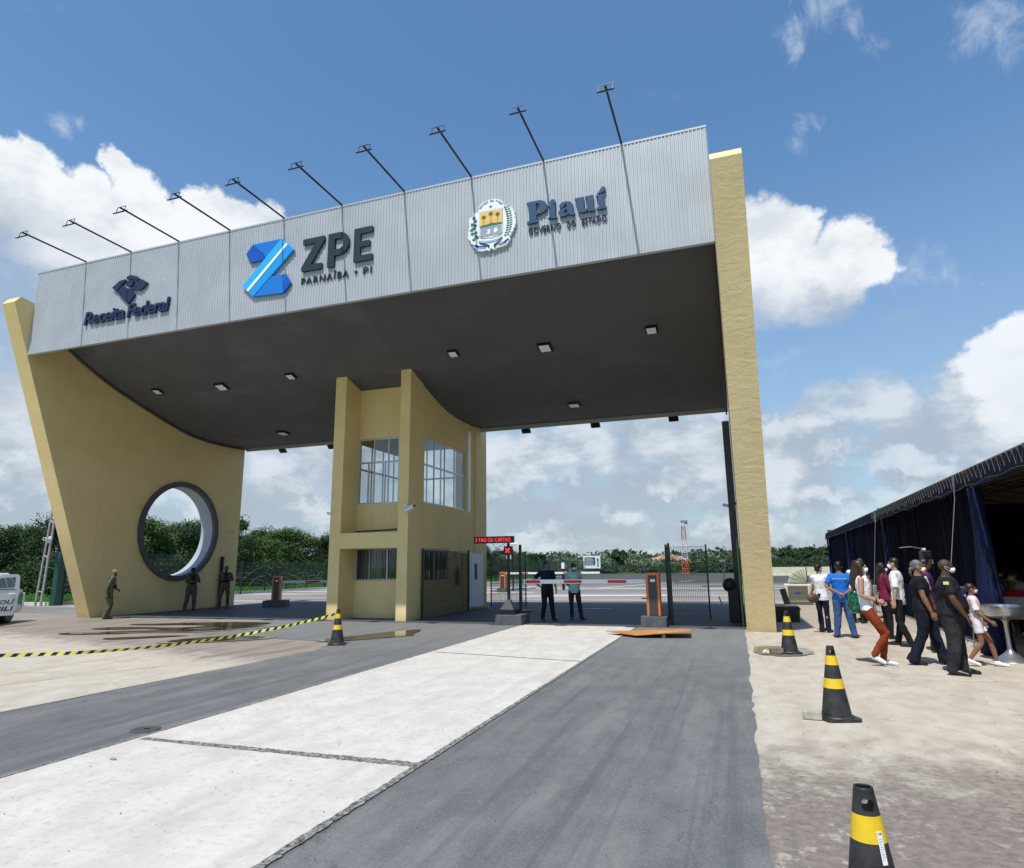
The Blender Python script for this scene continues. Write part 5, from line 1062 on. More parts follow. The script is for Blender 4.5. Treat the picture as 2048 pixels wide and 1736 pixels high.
# tripod with video camera
vt=thing('video_tripod','black video camera on a tall tripod in front of the dark tent drapes','tripod',(4.05,17.2,0))
mb=MB()
for k in range(3): a=2*PI*k/3+.5; MB().tube([(.0,0,1.35),(.38*math.cos(a),.38*math.sin(a),0)],.014,6).build('leg',MBK,vt)
MB().tube([(0,0,1.2),(0,0,1.62)],.02,8).build('centre_column',MGR,vt); cb=MB().rbox(-.09,.09,-.2,.14,1.66,1.86,.02).build('camera_body',MBK,vt); MB().cyl((0,-.2,1.76),.05,-.12,16,axis='Y').build('lens',MBK,cb); MB().bb(-.12,.12,-.1,.02,1.56,1.66).build('tripod_head',MGR,vt); MB().tube([(.05,.1,1.6),(.25,.4,1.45)],.01,6).build('pan_handle',MBK,vt); MB().bb(-.06,.0,-.12,.02,1.87,1.92).build('top_light',MWH,cb)
MB().tube([(-.05,-.1,1.9),(-.3,-.2,1.95),(-.55,-.25,1.93)],.012,6).build('boom_microphone',MGR,cb)
# ================= people =================
TEXC=bpy.data.textures.new('cloth_folds','CLOUDS'); TEXC.noise_scale=.11; TEXC.noise_depth=3
def skinmat(n,c): 
    m=mat('skin_'+n,c,.5,var=.10,vscale=25,spec=.35)
    b=m.node_tree.nodes.get('Principled BSDF'); b.inputs['Subsurface Weight'].default_value=.08; b.inputs['Subsurface Radius'].default_value=(.02,.008,.004); return m
def cloth(n,c,var=.22,col2=None,vs=7,bump=.02): return mat('cloth_'+n,c,.85,var=var,col2=col2,vscale=vs,bump=bump,bscale=13,spec=.2,stretch=(1,1,.6))
def V(s,f,u): return Vector((s,-f,u))
def finish(mb,name,m,vox,parent=None,disp=0.,smooth=3,mats=None):
    me=mb.mesh('tmp',m); o=bpy.data.objects.new('tmp',me); COL.objects.link(o)
    bm=bmesh.new(); bm.from_mesh(me); bmesh.ops.recalc_face_normals(bm,faces=bm.faces); bm.to_mesh(me); bm.free()
    r=o.modifiers.new('r','REMESH'); r.mode='VOXEL'; r.voxel_size=vox; r.use_smooth_shade=True
    if disp: d=o.modifiers.new('d','DISPLACE'); d.texture=TEXC; d.strength=disp; d.mid_level=.5; d.texture_coords='LOCAL'
    if smooth: s_=o.modifiers.new('s','SMOOTH'); s_.iterations=smooth; s_.factor=.5
    me2=ev_mesh(o,name); bpy.data.objects.remove(o); bpy.data.meshes.remove(me)
    me2.materials.clear(); me2.materials.append(m); me2.polygons.foreach_set('use_smooth',[True]*len(me2.polygons))
    return link(name,me2,parent)
def hand(mb,W,d,pn,side,curl=.5,sc=1.):
    """W wrist, d hand direction, pn palm normal (towards which the fingers curl), side: direction of the thumb"""
    d=d.normalized(); pn=(pn-d*pn.dot(d)).normalized(); lat=d.cross(pn).normalized(); 
    if lat.dot(side)<0: lat=-lat
    rot=Matrix((lat,d,pn)).transposed()
    mb.tube([W-d*.02*sc,W+d*.03*sc,W+d*.088*sc],[(.024*sc,.020*sc),(.034*sc,.017*sc),(.040*sc,.014*sc)],10)
    mb.ell(W+d*.055*sc,(.038*sc,.046*sc,.015*sc),rot)
    for k,(o_,l) in enumerate(((.031,.068),(.0105,.078),(-.0105,.073),(-.031,.058))):
        p=W+d*(.088-.006*abs(k-1.2))*sc+lat*o_*sc; c1=curl*.6; c2=curl*1.4; d1=d*math.cos(c1)+pn*math.sin(c1); d2=d*math.cos(c2)+pn*math.sin(c2); d3=d*math.cos(c2*1.35)+pn*math.sin(c2*1.35)
        a=p+d1*l*.45*sc; b_=a+d2*l*.33*sc; c=b_+d3*l*.26*sc
        mb.tube([p-d*.015*sc,a,b_,c],[.0105*sc,.0098*sc,.0092*sc,.0075*sc],7)
    p=W+d*.022*sc+lat*.026*sc; dd=(d*.75+lat*.62+pn*.25).normalized(); a=p+dd*.036*sc; dd2=(d*.95+lat*.2+pn*.25).normalized(); mb.tube([p-dd*.012*sc,a,a+dd2*.030*sc],[.0145*sc,.012*sc,.009*sc],7)
SK_D=skinmat('dark_brown',(.10,.045,.025)); SK_M=skinmat('medium_brown',(.25,.125,.07)); SK_L=skinmat('tan',(.42,.235,.15))
HBK=mat('black_hair',(.010,.008,.007),.45,var=.4,vscale=60); HGR=mat('grey_hair',(.20,.20,.20),.5,col2=(.055,.05,.05),vscale=30,stretch=(1,.25,1)); HBR=mat('dark_brown_hair',(.03,.016,.009),.45,var=.4,vscale=60)
MSK=mat('white_face_mask',(.78,.78,.80),.7); MEY=mat('eye_dark',(.01,.01,.01),.2)
SHW=mat('white_canvas_shoe',(.78,.78,.79),.6); SHB=mat('black_leather_shoe',(.012,.013,.017),.35)
def person(lab,loc,rz,H=1.72,skin=SK_M,top=None,topm=None,leg=None,legm=None,shoem=SHB,hair='short',hairm=HBK,mask=MSK,g=1.,belly=0.,lean=0.,J={},handc=(.5,.5),headyaw=0.,headpitch=0.,group=None,legr=1.,flare=0.,vox=.009,seated=False,female=False,sl=.5,leglen=1.,palm=(None,None),sole=None,armr=1.):
    s=H/1.72
    D=dict(hipL=(.09,0,.90),hipR=(-.09,0,.90),kneeL=(.10,.02,.49),kneeR=(-.10,.02,.49),ankL=(.11,-.01,.085),ankR=(-.11,-.01,.085),toeL=(.13,.155,.03),toeR=(-.13,.155,.03),
           shL=(.185,0,1.405),shR=(-.185,0,1.405),elL=(.235,-.02,1.13),elR=(-.235,-.02,1.13),wrL=(.25,.06,.88),wrR=(-.25,.06,.88),head=(0,.015,1.605),neck=(0,-.005,1.46),chest=(0,0,1.28),waist=(0,0,1.08))
    if female: D.update(shL=(.165,0,1.40),shR=(-.165,0,1.40))
    if g>1.15: D.update(shL=(.21,0,1.40),shR=(-.21,0,1.40),elL=(.28,-.01,1.12),elR=(-.28,-.01,1.12),wrL=(.30,.07,.88),wrR=(-.30,.07,.88))
    D.update(J); drop=0
    if seated:
        drop=.42; D.update(dict(kneeL=(.13,.44,.50),kneeR=(-.13,.44,.50),ankL=(.13,.42,.085),ankR=(-.13,.42,.085),toeL=(.14,.58,.03),toeR=(-.14,.58,.03)))
    P={}
    for k,(a,f,u) in D.items():
        if k[:4] in('knee','ankL','ankR','toeL','toeR') : P[k]=V(a,f,u)*s
        else: P[k]=V(a,f+lean*max(0,u-.9),u-drop)*s
    zp=.90-drop
    def tor(infl,top_=1.0,zb=.84,wk=1.,dk=1.):
        fem=female; rows=[(zb-.9,.155*(1.06 if fem else 1),.10),(.0,.165*(1.05 if fem else 1),.108),(.09,.155,.105),(.20,.130 if fem else .142,.092),(.30,.140 if fem else .152,.103),(.40,.150 if fem else .168,.112 if not fem else .118),(.475,.155 if fem else .178,.098),(.525,.120 if fem else .14,.075),(.56,.06,.058)]
        rings=[];n=22
        for dz,w_,d_ in rows:
            if dz>.53*top_+.04: break
            u=.9+dz; gg=1+(g-1)*(1. if .0<=dz<.45 else .6); bf=belly*math.exp(-((dz-.14)/.16)**2)
            cx=Vector((0,0,0)); c=V(0,lean*max(0,dz)+bf*.5,u-drop)*s
            # blend laterally with the chest / neck joints
            rings.append([c+Vector((math.copysign(abs(math.cos(2*PI*j/n))**.9,math.cos(2*PI*j/n))*(w_*gg*wk+infl)*s,math.sin(2*PI*j/n)*(d_*gg*dk+bf*.5+infl)*s,0)) for j in range(n)])
        return rings
    hd=P['head']; hr=Matrix.Rotation(headyaw,3,'Z')@Matrix.Rotation(headpitch,3,'X')
    def hv(a,f,u): return hd+hr@(V(a,f,u)*s)
    # ---- skin body ----
    mb=MB(); mb.loft(tor(0,zb=.86)); mb.tube([P['neck']-Vector((0,0,.05*s)),P['neck'],hd-Vector((0,0,.05*s))],[.062*s*g**.5,.056*s*g**.5,.052*s*g**.5],12)
    mb.ell(hv(0,-.012,.022),(.074*s,.093*s,.092*s),hr); mb.ell(hv(0,.018,-.038),(.060*s,.070*s,.080*s),hr); mb.ell(hv(0,.035,-.075),(.038*s,.045*s,.036*s),hr)
    mb.ell(hv(0,.092,-.022),(.014*s,.018*s,.024*s),hr); mb.ell(hv(0,.082,.012),(.045*s,.014*s,.012*s),hr)
    for e in(-1,1): mb.ell(hv(e*.076,-.005,-.012),(.010*s,.020*s,.032*s),hr)
    mb.ell(hv(0,.080,-.066),(.026*s,.012*s,.011*s),hr)
    for q,c_ in(('L',handc[0]),('R',handc[1])):
        e=1 if q=='L' else -1; sh,el,wr=P['sh'+q],P['el'+q],P['wr'+q]; mb.ell(sh-Vector((e*.01,0,.01))*s,(.056*s,.055*s,.055*s))
        m1=sh.lerp(el,.45); m2=el.lerp(wr,.3); A_=armr; mb.tube([sh,m1,el,m2,wr],[.047*s*A_,.046*s*A_,.038*s*A_,.040*s*A_,.026*s],12)
        d=(wr-el).normalized(); pn=palm[0 if q=='L' else 1]; pn=Vector((-e,0,0)) if pn is None else V(*pn); sd=V(0,1,0) if abs(d.y)<.8 else V(0,0,1); hand(mb,wr,d,pn,sd,c_,s*1.02)
        hp,kn,an,to=P['hip'+q],P['knee'+q],P['ank'+q],P['toe'+q]; mb.tube([hp,hp.lerp(kn,.5),kn,kn.lerp(an,.3),an],[.082*s,.070*s,.054*s,.056*s,.036*s],14)
        mb.tube([an+(an-to)*.22-Vector((0,0,.03*s)),an-Vector((0,0,.03*s)),to.lerp(an,.4)-Vector((0,0,.0)),to],[.03*s,.036*s,.034*s,.022*s],10)
    o=finish(mb,'person',skin,vox,smooth=2); o.location=loc; o.rotation_euler=(0,0,rz); tag(o,lab,'person',group)
    for e in(-1,1):
        m_=MB(); m_.ell(hv(e*.030,.083,.004),(.013*s,.008*s,.0065*s),hr); auto_smooth(m_.build('eye',MEY,o),90)
    # ---- top ----
    if topm:
        mb=MB(); zb={'shirt':.80,'tank':.88,'long':.80,'vest':.9,'crop':.97}.get(top,.82); rr_=tor(.014,zb=zb); 
        if zb<.9: rr_[0]=[p for p in rr_[0]]
        mb.loft(rr_)
        if top in('shirt','long'):
            for q in'LR':
                e=1 if q=='L' else -1; sh,el,wr=P['sh'+q],P['el'+q],P['wr'+q]; mb.ell(sh-Vector((e*.012,0,.006))*s,(.068*s,.066*s,.064*s))
                if top=='long': mb.tube([sh,sh.lerp(el,.5),el,el.lerp(wr,.5),wr-(wr-el)*.04],[.062*s*armr,.056*s*armr,.050*s*armr,.045*s,.038*s],14)
                else:
                    en=sh.lerp(el,min(1,sl*1.45)); mb.tube([sh,sh.lerp(en,.5),en],[.064*s*armr,.064*s*armr,.066*s*armr],14)
        t_=finish(mb,{'tank':'tank_top','long':'long_sleeved_shirt','shirt':'shirt','vest':'tank_top'}.get(top,'shirt'),topm,vox*1.25,o,disp=.026*s,smooth=2)
    if legm:
        mb=MB(); n=22; rows=[(-.07,.150,.100),(-.02,.166,.112),(.06,.160,.112),(.13,.148,.104)]
        rings=[]
        for dz,w_,d_ in rows:
            bf=belly*.4*math.exp(-((dz-.14)/.16)**2); c=V(0,lean*max(0,dz)+bf*.5,.9+dz-drop)*s; rings.append([c+Vector((math.cos(2*PI*j/n)*(w_*(1+(g-1)*.8)+.010)*s,math.sin(2*PI*j/n)*(d_*(1+(g-1)*.6)+bf*.5+.010)*s,0)) for j in range(n)])
        mb.loft(rings)
        for q in'LR':
            hp,kn,an=P['hip'+q],P['knee'+q],P['ank'+q]; K_=legr*(1+(g-1)*.55)
            if leg=='shorts': en=hp.lerp(kn,.52); mb.tube([hp,hp.lerp(en,.5),en],[.098*s*K_,.100*s*K_,.104*s*K_],16)
            else:
                end=an+(kn-an).normalized()*(-.035*s); mb.tube([hp,hp.lerp(kn,.5),kn,kn.lerp(end,.35),kn.lerp(end,.7),end],[.097*s*K_,.086*s*K_,.070*s*K_,.068*s*K_*(1+flare*.1),.060*s*K_*(1+flare*.5),.056*s*K_*(1+flare)],16)
        finish(mb,'shorts' if leg=='shorts' else 'trousers',legm,vox*1.25,o,disp=.030*s,smooth=2)
    for q in'LR':
        an,to=P['ank'+q],P['toe'+q]; d=(to-an); d2=Vector((d.x,d.y,d.z)).normalized(); low=Vector((0,0,-.045*s)); mb=MB()
        mb.tube([an-d2*.065*s+low*.9,an-d2*.02*s+low*.7,an.lerp(to,.5)+Vector((0,0,-.012*s)),to+d2*.02*s,to+d2*.045*s],[(.036*s,.034*s),(.044*s,.046*s),(.046*s,.040*s),(.042*s,.030*s),(.026*s,.020*s)],12)
        mb.tube([an+Vector((0,0,.03*s)),an+low*.6],[.045*s,.047*s],12)
        sh_=finish(mb,'shoe',shoem,vox,o,smooth=2)
        if sole:
            m_=MB(); c=(an+to)/2+d2*.004*s; c.z=.012 if abs(an.z/s-.085)<.01 else c.z-.05; a=math.atan2(d2.y,d2.x); m_.add(*[(lambda vf:([Matrix.Rotation(a,3,'Z')@v+c for v in vf[0]],vf[1]))(shape2d([circ(0,0,1,20) and [(.150*s*math.cos(t_*PI/10),.050*s*math.sin(t_*PI/10)) for t_ in range(20)]],.022))][0]); m_.build('sole',sole,sh_)
    # ---- hair, mask ----
    if hair:
        mb=MB()
        if hair=='buzz': mb.ell(hv(0,-.018,.030),(.0775*s,.094*s,.088*s),hr)
        elif hair=='short': mb.ell(hv(0,-.020,.036),(.082*s,.097*s,.090*s),hr); mb.ell(hv(0,-.055,-.02),(.068*s,.052*s,.060*s),hr)
        elif hair=='long':
            mb.ell(hv(0,-.022,.034),(.086*s,.100*s,.094*s),hr); mb.tube([hv(0,-.05,.02),hv(0,-.085,-.12),hv(0,-.10,-.28),hv(0,-.10,-.42)],[(.085*s,.06*s),(.095*s,.055*s),(.10*s,.045*s),(.05*s,.02*s)],14)
            for e in(-1,1): mb.tube([hv(e*.07,-.01,.03),hv(e*.082,-.005,-.06),hv(e*.085,-.02,-.18)],[.03*s,.028*s,.02*s],8)
        elif hair=='pony': mb.ell(hv(0,-.020,.032),(.079*s,.096*s,.087*s),hr); mb.ell(hv(0,-.06,-.02),(.062*s,.042*s,.05*s),hr); mb.tube([hv(0,-.09,-.01),hv(0,-.115,-.04),hv(.01,-.118,-.11),hv(.01,-.11,-.17)],[.022*s,.026*s,.022*s,.008*s],10)
        elif hair=='wind': mb.ell(hv(0,-.022,.036),(.083*s,.098*s,.092*s),hr); mb.tube([hv(0,-.08,.02),hv(.0,-.17,.02),hv(.0,-.25,.04),hv(.02,-.30,.02)],[.05*s,.036*s,.022*s,.006*s],10); mb.tube([hv(0,-.07,.0),hv(-.02,-.14,-.04),hv(-.02,-.20,-.07),hv(.0,-.25,-.11)],[.05*s,.036*s,.022*s,.006*s],10)
        elif hair=='cap':
            mb.ell(hv(0,-.015,.042),(.086*s,.103*s,.080*s),hr); mb.tube([hv(0,.05,.055),hv(0,.125,.045),hv(0,.165,.030)],[(.065*s,.012*s),(.062*s,.008*s),(.035*s,.006*s)],10)
        elif hair=='hat':
            mb.ell(hv(0,-.01,.075),(.085*s,.098*s,.070*s),hr); mb.lathe([(.02,0),(.165,-.004),(.170,.006),(.02,.016)],28,hv(0,-.01,.055))
        ho=finish(mb,'cap' if hair=='cap' else ('hat' if hair=='hat' else 'hair'),hairm,.008,o,smooth=2,disp=.007 if hair not in('cap','hat','buzz') else 0)
    if mask:
        mb=MB(); mb.ell(hv(0,.060,-.050),(.056*s,.056*s,.046*s),hr); mb.ell(hv(0,.092,-.035),(.024*s,.028*s,.028*s),hr); mo=finish(mb,'face_mask',mask,.006,o,smooth=3)
        m_=MB()
        for e in(-1,1): m_=MB(); m_.tube([hv(e*.052,.06,-.03),hv(e*.078,.01,-.005),hv(e*.084,-.010,.010),hv(e*.087,-.022,-.008),hv(e*.084,-.014,-.025),hv(e*.074,.01,-.045),hv(e*.050,.06,-.07)],.0022*s+.0005,5); m_.build('mask_strap',mask,mo)
    return o,P,hv,s
CAMO=cloth('olive_uniform',(.062,.062,.040),col2=(.15,.15,.105),vs=11); VEST=cloth('dark_tactical_vest',(.015,.018,.018)); NAVYC=cloth('navy',(.010,.013,.030)); 
BLKC=cloth('black',(.012,.012,.015)); JEAN=cloth('blue_jeans',(.045,.095,.21),.25,vs=5); CHAR=cloth('charcoal_jeans',(.028,.029,.031),.35,vs=5); WHC=cloth('white',(.74,.74,.76),.05); ORC=cloth('rust_orange',(.21,.038,.011),.2)
def extra(par,mb,name,m,vox=0,**k):
    if vox: return finish(mb,name,m,vox,par,**k)
    return mb.build(name,m,par)
def vest(o,P,s,lean=0.,off=0.,cam_pocket=1):
    mb=MB(); n=22; rows=[(1.05,.168,.125),(1.18,.170,.135),(1.32,.178,.140),(1.42,.165,.115),(1.46,.10,.08)]
    mb.loft([[V(0,lean*max(0,u-.9),u)*s+Vector((math.cos(2*PI*j/n)*w_*s,math.sin(2*PI*j/n)*d_*s,0)) for j in range(n)] for u,w_,d_ in rows]); ve=finish(mb,'tactical_vest',VEST,.012,o,disp=.01,smooth=1)
    m_=MB(); 
    for x in(-.09,0,.09): m_.rbox(x-.035,x+.035,-.175-lean*.25,-.13-lean*.25,1.08,1.2,.01)
    for v in range(len(m_.v)): m_.v[v]=tuple(Vector(m_.v[v])*s)
    m_.build('pouch',VEST,ve)
    m_=MB(); m_.rbox(-.205,-.165,-.06,.06,.70,.86,.012); m_.build('thigh_holster',MBK,o)
    return ve
DMASK=mat('dark_face_mask',(.02,.022,.025),.8); BMASK=mat('blue_face_mask',(.05,.11,.30),.7); PMASK=mat('pink_face_mask',(.75,.42,.55),.7)
o,P,hv,s=person('soldier in pale camouflage cap looking down at the front end of the left wall',(-20.42,16.75,0),R(135),1.64,SK_M,'long',CAMO,'t',CAMO,SHB,'cap',mat('pale_camo_cap',(.30,.29,.22),.8,col2=(.12,.12,.08),vscale=20),DMASK,lean=.13,g=1.14,legr=1.12,headpitch=R(28),J=dict(elR=(-.24,-.07,1.13),wrR=(-.25,-.04,.88),elL=(.22,.05,1.14),wrL=(.12,.22,1.02),kneeL=(.10,.08,.49),kneeR=(-.10,.05,.49),ankL=(.10,-.02,.085),ankR=(-.10,-.06,.085),toeR=(-.11,.11,.03),toeL=(.11,.15,.03)),group='soldiers by the left wall'); vest(o,P,s,.13)
o,P,hv,s=person('soldier with folded arms standing under the round hole of the left wall',(-20.9,20.8,0),R(62),1.68,SK_D,'long',cloth('dark_olive_uniform',(.07,.065,.042),col2=(.10,.095,.062)),'t',MATS['cloth_dark_olive_uniform'],SHB,'cap',BLKC,DMASK,lean=-.02,g=1.14,legr=1.12,headpitch=R(15),J=dict(elR=(-.26,.06,1.15),wrR=(-.02,.21,1.15),elL=(.26,.06,1.15),wrL=(.02,.20,1.19),kneeR=(-.15,.02,.49),ankR=(-.22,.0,.085),toeR=(-.28,.14,.03),kneeL=(.11,.05,.49),ankL=(.13,.0,.085)),palm=((0,-1,-.3),(0,-1,-.3)),group='soldiers by the left wall'); vest(o,P,s)
o,P,hv,s=person('soldier holding a phone at his chest at the rear end of the left wall',(-20.25,21.9,0),R(50),1.74,SK_D,'long',MATS['cloth_dark_olive_uniform'],'t',MATS['cloth_dark_olive_uniform'],SHB,'cap',CAMO,DMASK,g=1.1,headpitch=R(22),J=dict(elR=(-.27,.02,1.14),wrR=(-.06,.24,1.18),elL=(.27,.02,1.14),wrL=(.06,.24,1.17),kneeR=(-.15,.02,.49),ankR=(-.2,.0,.085),toeR=(-.27,.13,.03),kneeL=(.12,.05,.49),ankL=(.14,.0,.085)),palm=((0,-1,.3),(0,-1,.3)),group='soldiers by the left wall'); vest(o,P,s); extra(o,MB().box(tuple(V(0,.32,1.22)*s),(.08,.02,.15),(R(-40),0,0)),'phone',MBK)
o=MB().bb(-21.52,-21.42,22.9,23.0,0,2.15).build('dark_wall_post',MBK); tag(o,'slim black post on the left wall behind the soldier with the phone','post')
o,P,hv,s=person('man in dark navy clothes with blue mask and hand on hip behind the boom',(-5.55,19.2,0),R(38),1.74,SK_M,'shirt',NAVYC,'t',NAVYC,SHB,'short',HBK,BMASK,g=1.12,belly=.03,headyaw=R(15),J=dict(elR=(-.40,-.12,1.17),wrR=(-.20,-.08,.99),elL=(.25,.02,1.13),wrL=(.24,.12,.90),ankR=(-.14,-.04,.085),toeR=(-.15,.12,.03),kneeL=(.12,.05,.49),ankL=(.17,.05,.085),toeL=(.22,.21,.03)))
o,P,hv,s=person('man in pale mint polo shirt with white mask and sunglasses behind the barrier boom',(-4.83,19.7,0),R(22),1.68,SK_D,'shirt',cloth('mint',(.30,.52,.48),.06),'t',cloth('dark_denim',(.018,.024,.042),.2),SHB,'short',HBK,MSK,g=1.05,belly=.02,headyaw=R(10),sl=.62,J=dict(elL=(.26,-.12,1.14),wrL=(.10,-.18,.98),elR=(-.26,-.12,1.14),wrR=(-.10,-.18,.98),ankR=(-.09,-.02,.085),toeR=(-.10,.14,.03),kneeL=(.14,.05,.49),ankL=(.20,.03,.085),toeL=(.27,.18,.03)))
extra(o,MB().box(tuple(hv(0,.098,.005)),(.12*s,.02,.035*s)),'sunglasses',MBK)
o,P,hv,s=person('man seen from behind in bright blue t-shirt and blue jeans with hands clasped behind',(2.10,16.2,0),R(172),1.64,SK_M,'shirt',cloth('bright_blue',(.012,.15,.52),.10),'t',JEAN,SHB,'short',HBK,None,g=1.12,legr=1.10,J=dict(elR=(-.30,-.10,1.15),wrR=(-.07,-.17,.99),elL=(.30,-.10,1.15),wrL=(.05,-.20,1.01),kneeR=(-.12,.0,.49),ankR=(-.18,-.02,.085),toeR=(-.24,.13,.03),kneeL=(.12,.0,.49),ankL=(.17,-.02,.085),toeL=(.22,.13,.03)),palm=((0,-1,-.3),(0,-1,-.3)))
vs,fs=text2d('Administração',.048,.002,.0006,.1); w_=max(v.x for v in vs); mb=MB(); mb.add([Vector(((w_/2-v.x)*1.05,(.128+.012*math.cos((v.x-w_/2)/w_*2)),v.y))+Vector((0,0,1.315*s)) for v in vs],fs); extra(o,mb,'back_print',WHC)
o,P,hv,s=person('woman in white blouse and dark trousers with a brown handbag beside the blue shirt man',(1.80,17.3,0),R(155),1.58,SK_L,'shirt',WHC,'t',NAVYC,SHB,'short',HBK,MSK,female=True,flare=.35,legr=.92,headyaw=R(-25),J=dict(elL=(.20,.10,1.14),wrL=(.30,.24,1.0),elR=(-.20,.1,1.13),wrR=(-.22,.25,1.0),ankL=(.05,0,.085),kneeL=(.07,.02,.49)))
hb=thing('handbag','brown round handbag hanging from the forearm of the woman in white blouse','bag',(1.60,17.02,.80),R(30)); mb=MB(); mb.ell((0,0,.0),(.15,.08,.11)); auto_smooth(mb.build('bag_body',mat('brown_leather',(.10,.045,.032),.5,var=.3,vscale=15),hb),80); MB().tube([(-.08,0,.08),(-.05,0,.26),(.05,0,.26),(.08,0,.08)],.010,6).build('strap',mat('tan_strap',(.42,.30,.19),.6),hb)
o,P,hv,s=person('person in white t-shirt bending forward just right of the blue shirt man',(2.95,20.0,0),R(150),1.66,SK_M,'shirt',WHC,'t',BLKC,SHB,'short',HBK,None,lean=.25,J=dict(elL=(.24,.2,1.13),wrL=(.2,.35,1.0),elR=(-.24,.2,1.13),wrR=(-.2,.35,1.0)),vox=.012)
o,P,hv,s=person('man with short hair in dark clothes behind the bending white t-shirt',(3.30,21.0,0),R(-60),1.72,SK_M,'shirt',BLKC,'t',BLKC,SHB,'short',HBR,MSK,vox=.012)
# walking woman, rust trousers
o,P,hv,s=person('walking woman with long dark hair in white tank top and rust orange trousers',(1.93,12.15,0),R(84),1.66,SK_L,'tank',WHC,'t',ORC,SHW,'long',HBR,MSK,female=True,g=.93,legr=.95,lean=-.06,headyaw=R(5),J=dict(shR=(-.16,-.02,1.40),elR=(-.20,-.06,1.14),wrR=(-.15,.17,1.045),elL=(.19,.0,1.14),wrL=(.16,.2,1.03),hipL=(.085,0,.90),kneeR=(-.09,.24,.52),ankR=(-.09,.02,.17),toeR=(-.09,.15,.07),kneeL=(.08,.22,.50),ankL=(.08,.16,.085),toeL=(.09,.325,.03)),handc=(.7,.9))
extra(o,MB().tube([P['wrR']+(P['elR']-P['wrR'])*.06,P['wrR']+(P['elR']-P['wrR'])*.14],.034,12),'watch',MBK)
bk=thing('backpack','shiny green and black backpack carried behind the woman in rust trousers','backpack',(1.78,12.25,1.0),R(94)); mb=MB(); mb.rbox(-.13,.13,-.08,.09,-.20,.17,.06); finish(mb,'bag_body',mat('shiny_green_black',(.004,.008,.008),.15,metal=.2,col2=(.01,.20,.11),vscale=16),.012,bk,disp=.05,smooth=1); MB().rbox(-.04,.06,-.13,-.10,-.16,-.08,.01).build('tag_pocket',mat('pale_mint_tag',(.42,.62,.55),.5),bk)
MB().tube([(-.10,-.06,.18),(-.12,-.16,.36),(-.11,-.24,.40)],.012,6).build('shoulder_strap',MBK,bk)
o,P,hv,s=person('person in maroon top partly hidden behind the walking woman in rust trousers',(2.95,16.2,0),R(100),1.60,SK_D,'long',cloth('maroon',(.16,.015,.045)),'t',BLKC,SHB,'long',HBK,MSK,female=True,J=dict(elR=(-.22,.06,1.14),wrR=(-.22,.24,1.0)),vox=.012)
# grey haired woman
o,P,hv,s=person('walking woman with grey tied hair in black blouse and dark flared trousers',(2.78,12.42,0),R(84),1.655,SK_M,'shirt',BLKC,'t',cloth('very_dark_navy',(.008,.011,.022)),SHB,'pony',HGR,MSK,female=True,g=1.16,belly=.02,flare=.55,legr=1.05,sl=.42,armr=1.12,J=dict(shR=(-.18,-.02,1.40),elR=(-.23,.01,1.12),wrR=(-.24,.10,.865),elL=(.24,-.05,1.12),wrL=(.25,-.06,.87),kneeR=(-.10,-.05,.49),ankR=(-.11,-.24,.085),toeR=(-.11,-.08,.03),kneeL=(.10,.14,.50),ankL=(.10,.24,.085),toeL=(.11,.40,.03)))
extra(o,MB().loft([[V(.0,.10,1.44)*s,V(-.085,.07,1.42)*s,V(-.01,.155,1.22)*s,V(.07,.08,1.42)*s],[V(.0,.13,1.44)*s,V(-.088,.10,1.42)*s,V(-.01,.170,1.22)*s,V(.072,.11,1.42)*s]]),'white_collar_panel',WHC)
# big man
o,P,hv,s=person('big man with shaved head in black t-shirt and charcoal jeans wearing a blue badge',(2.92,11.5,0),R(78),1.655,SK_D,'shirt',cloth('faded_black',(.016,.016,.020)),'t',CHAR,SHB,'buzz',mat('shaved_hair',(.05,.030,.022),.6),MSK,g=1.42,belly=.12,legr=1.15,sl=.52,armr=1.28,lean=.04,J=dict(elR=(-.31,.05,1.13),wrR=(-.29,.19,.885),elL=(.28,-.02,1.12),wrL=(.28,.06,.88),kneeR=(-.11,.01,.49),ankR=(-.12,-.06,.085),toeR=(-.15,.12,.03),kneeL=(.11,.06,.49),ankL=(.12,.08,.085),toeL=(.13,.26,.03)),handc=(.5,.35),palm=(None,(0.6,-1,-.4)))
def on_chest(a,f,u): return V(a,f,u)*s
extra(o,MB().tube([on_chest(-.07,.02,1.475),on_chest(-.06,.13,1.38),on_chest(-.045,.20,1.26)],.006,6).tube([on_chest(.07,.02,1.475),on_chest(.05,.13,1.38),on_chest(-.03,.20,1.26)],.006,6),'lanyard',mat('lanyard_blue',(.01,.04,.25),.6))
bd=MB().box(tuple(on_chest(-.06,.215,1.215)),(.09,.012,.105),(R(8),0,R(-25))); extra(o,bd,'blue_badge',mat('badge_bright_blue',(.01,.07,.45),.4)); extra(o,MB().box(tuple(on_chest(-.06,.220,1.165)),(.088,.012,.035),(R(8),0,R(-25))),'badge_label',WHC)
extra(o,MB().rbox(-.302,-.288,-.035,.035,1.290,1.335,.004),'sleeve_flag_patch',mat('yellow_green_patch',(.62,.68,.16),.6))
# girl
o,P,hv,s=person('small girl in pink and white t-shirt and white shorts walking beside the steel basin',(3.52,12.45,0),R(80),1.27,SK_M,'shirt',cloth('pale_pink',(.72,.50,.56),.0,col2=(.80,.72,.76),vs=4),'shorts',WHC,SHW,'wind',HBR,PMASK,female=True,g=.92,legr=.95,sl=.6,lean=-.04,J=dict(shR=(-.155,-.01,1.39),elR=(-.20,.02,1.12),wrR=(-.18,.22,.94),elL=(.20,.0,1.12),wrL=(.2,.12,.9),kneeR=(-.09,.02,.49),ankR=(-.10,-.24,.13),toeR=(-.10,-.08,.05),kneeL=(.09,.20,.50),ankL=(.09,.27,.085),toeL=(.09,.44,.03)))
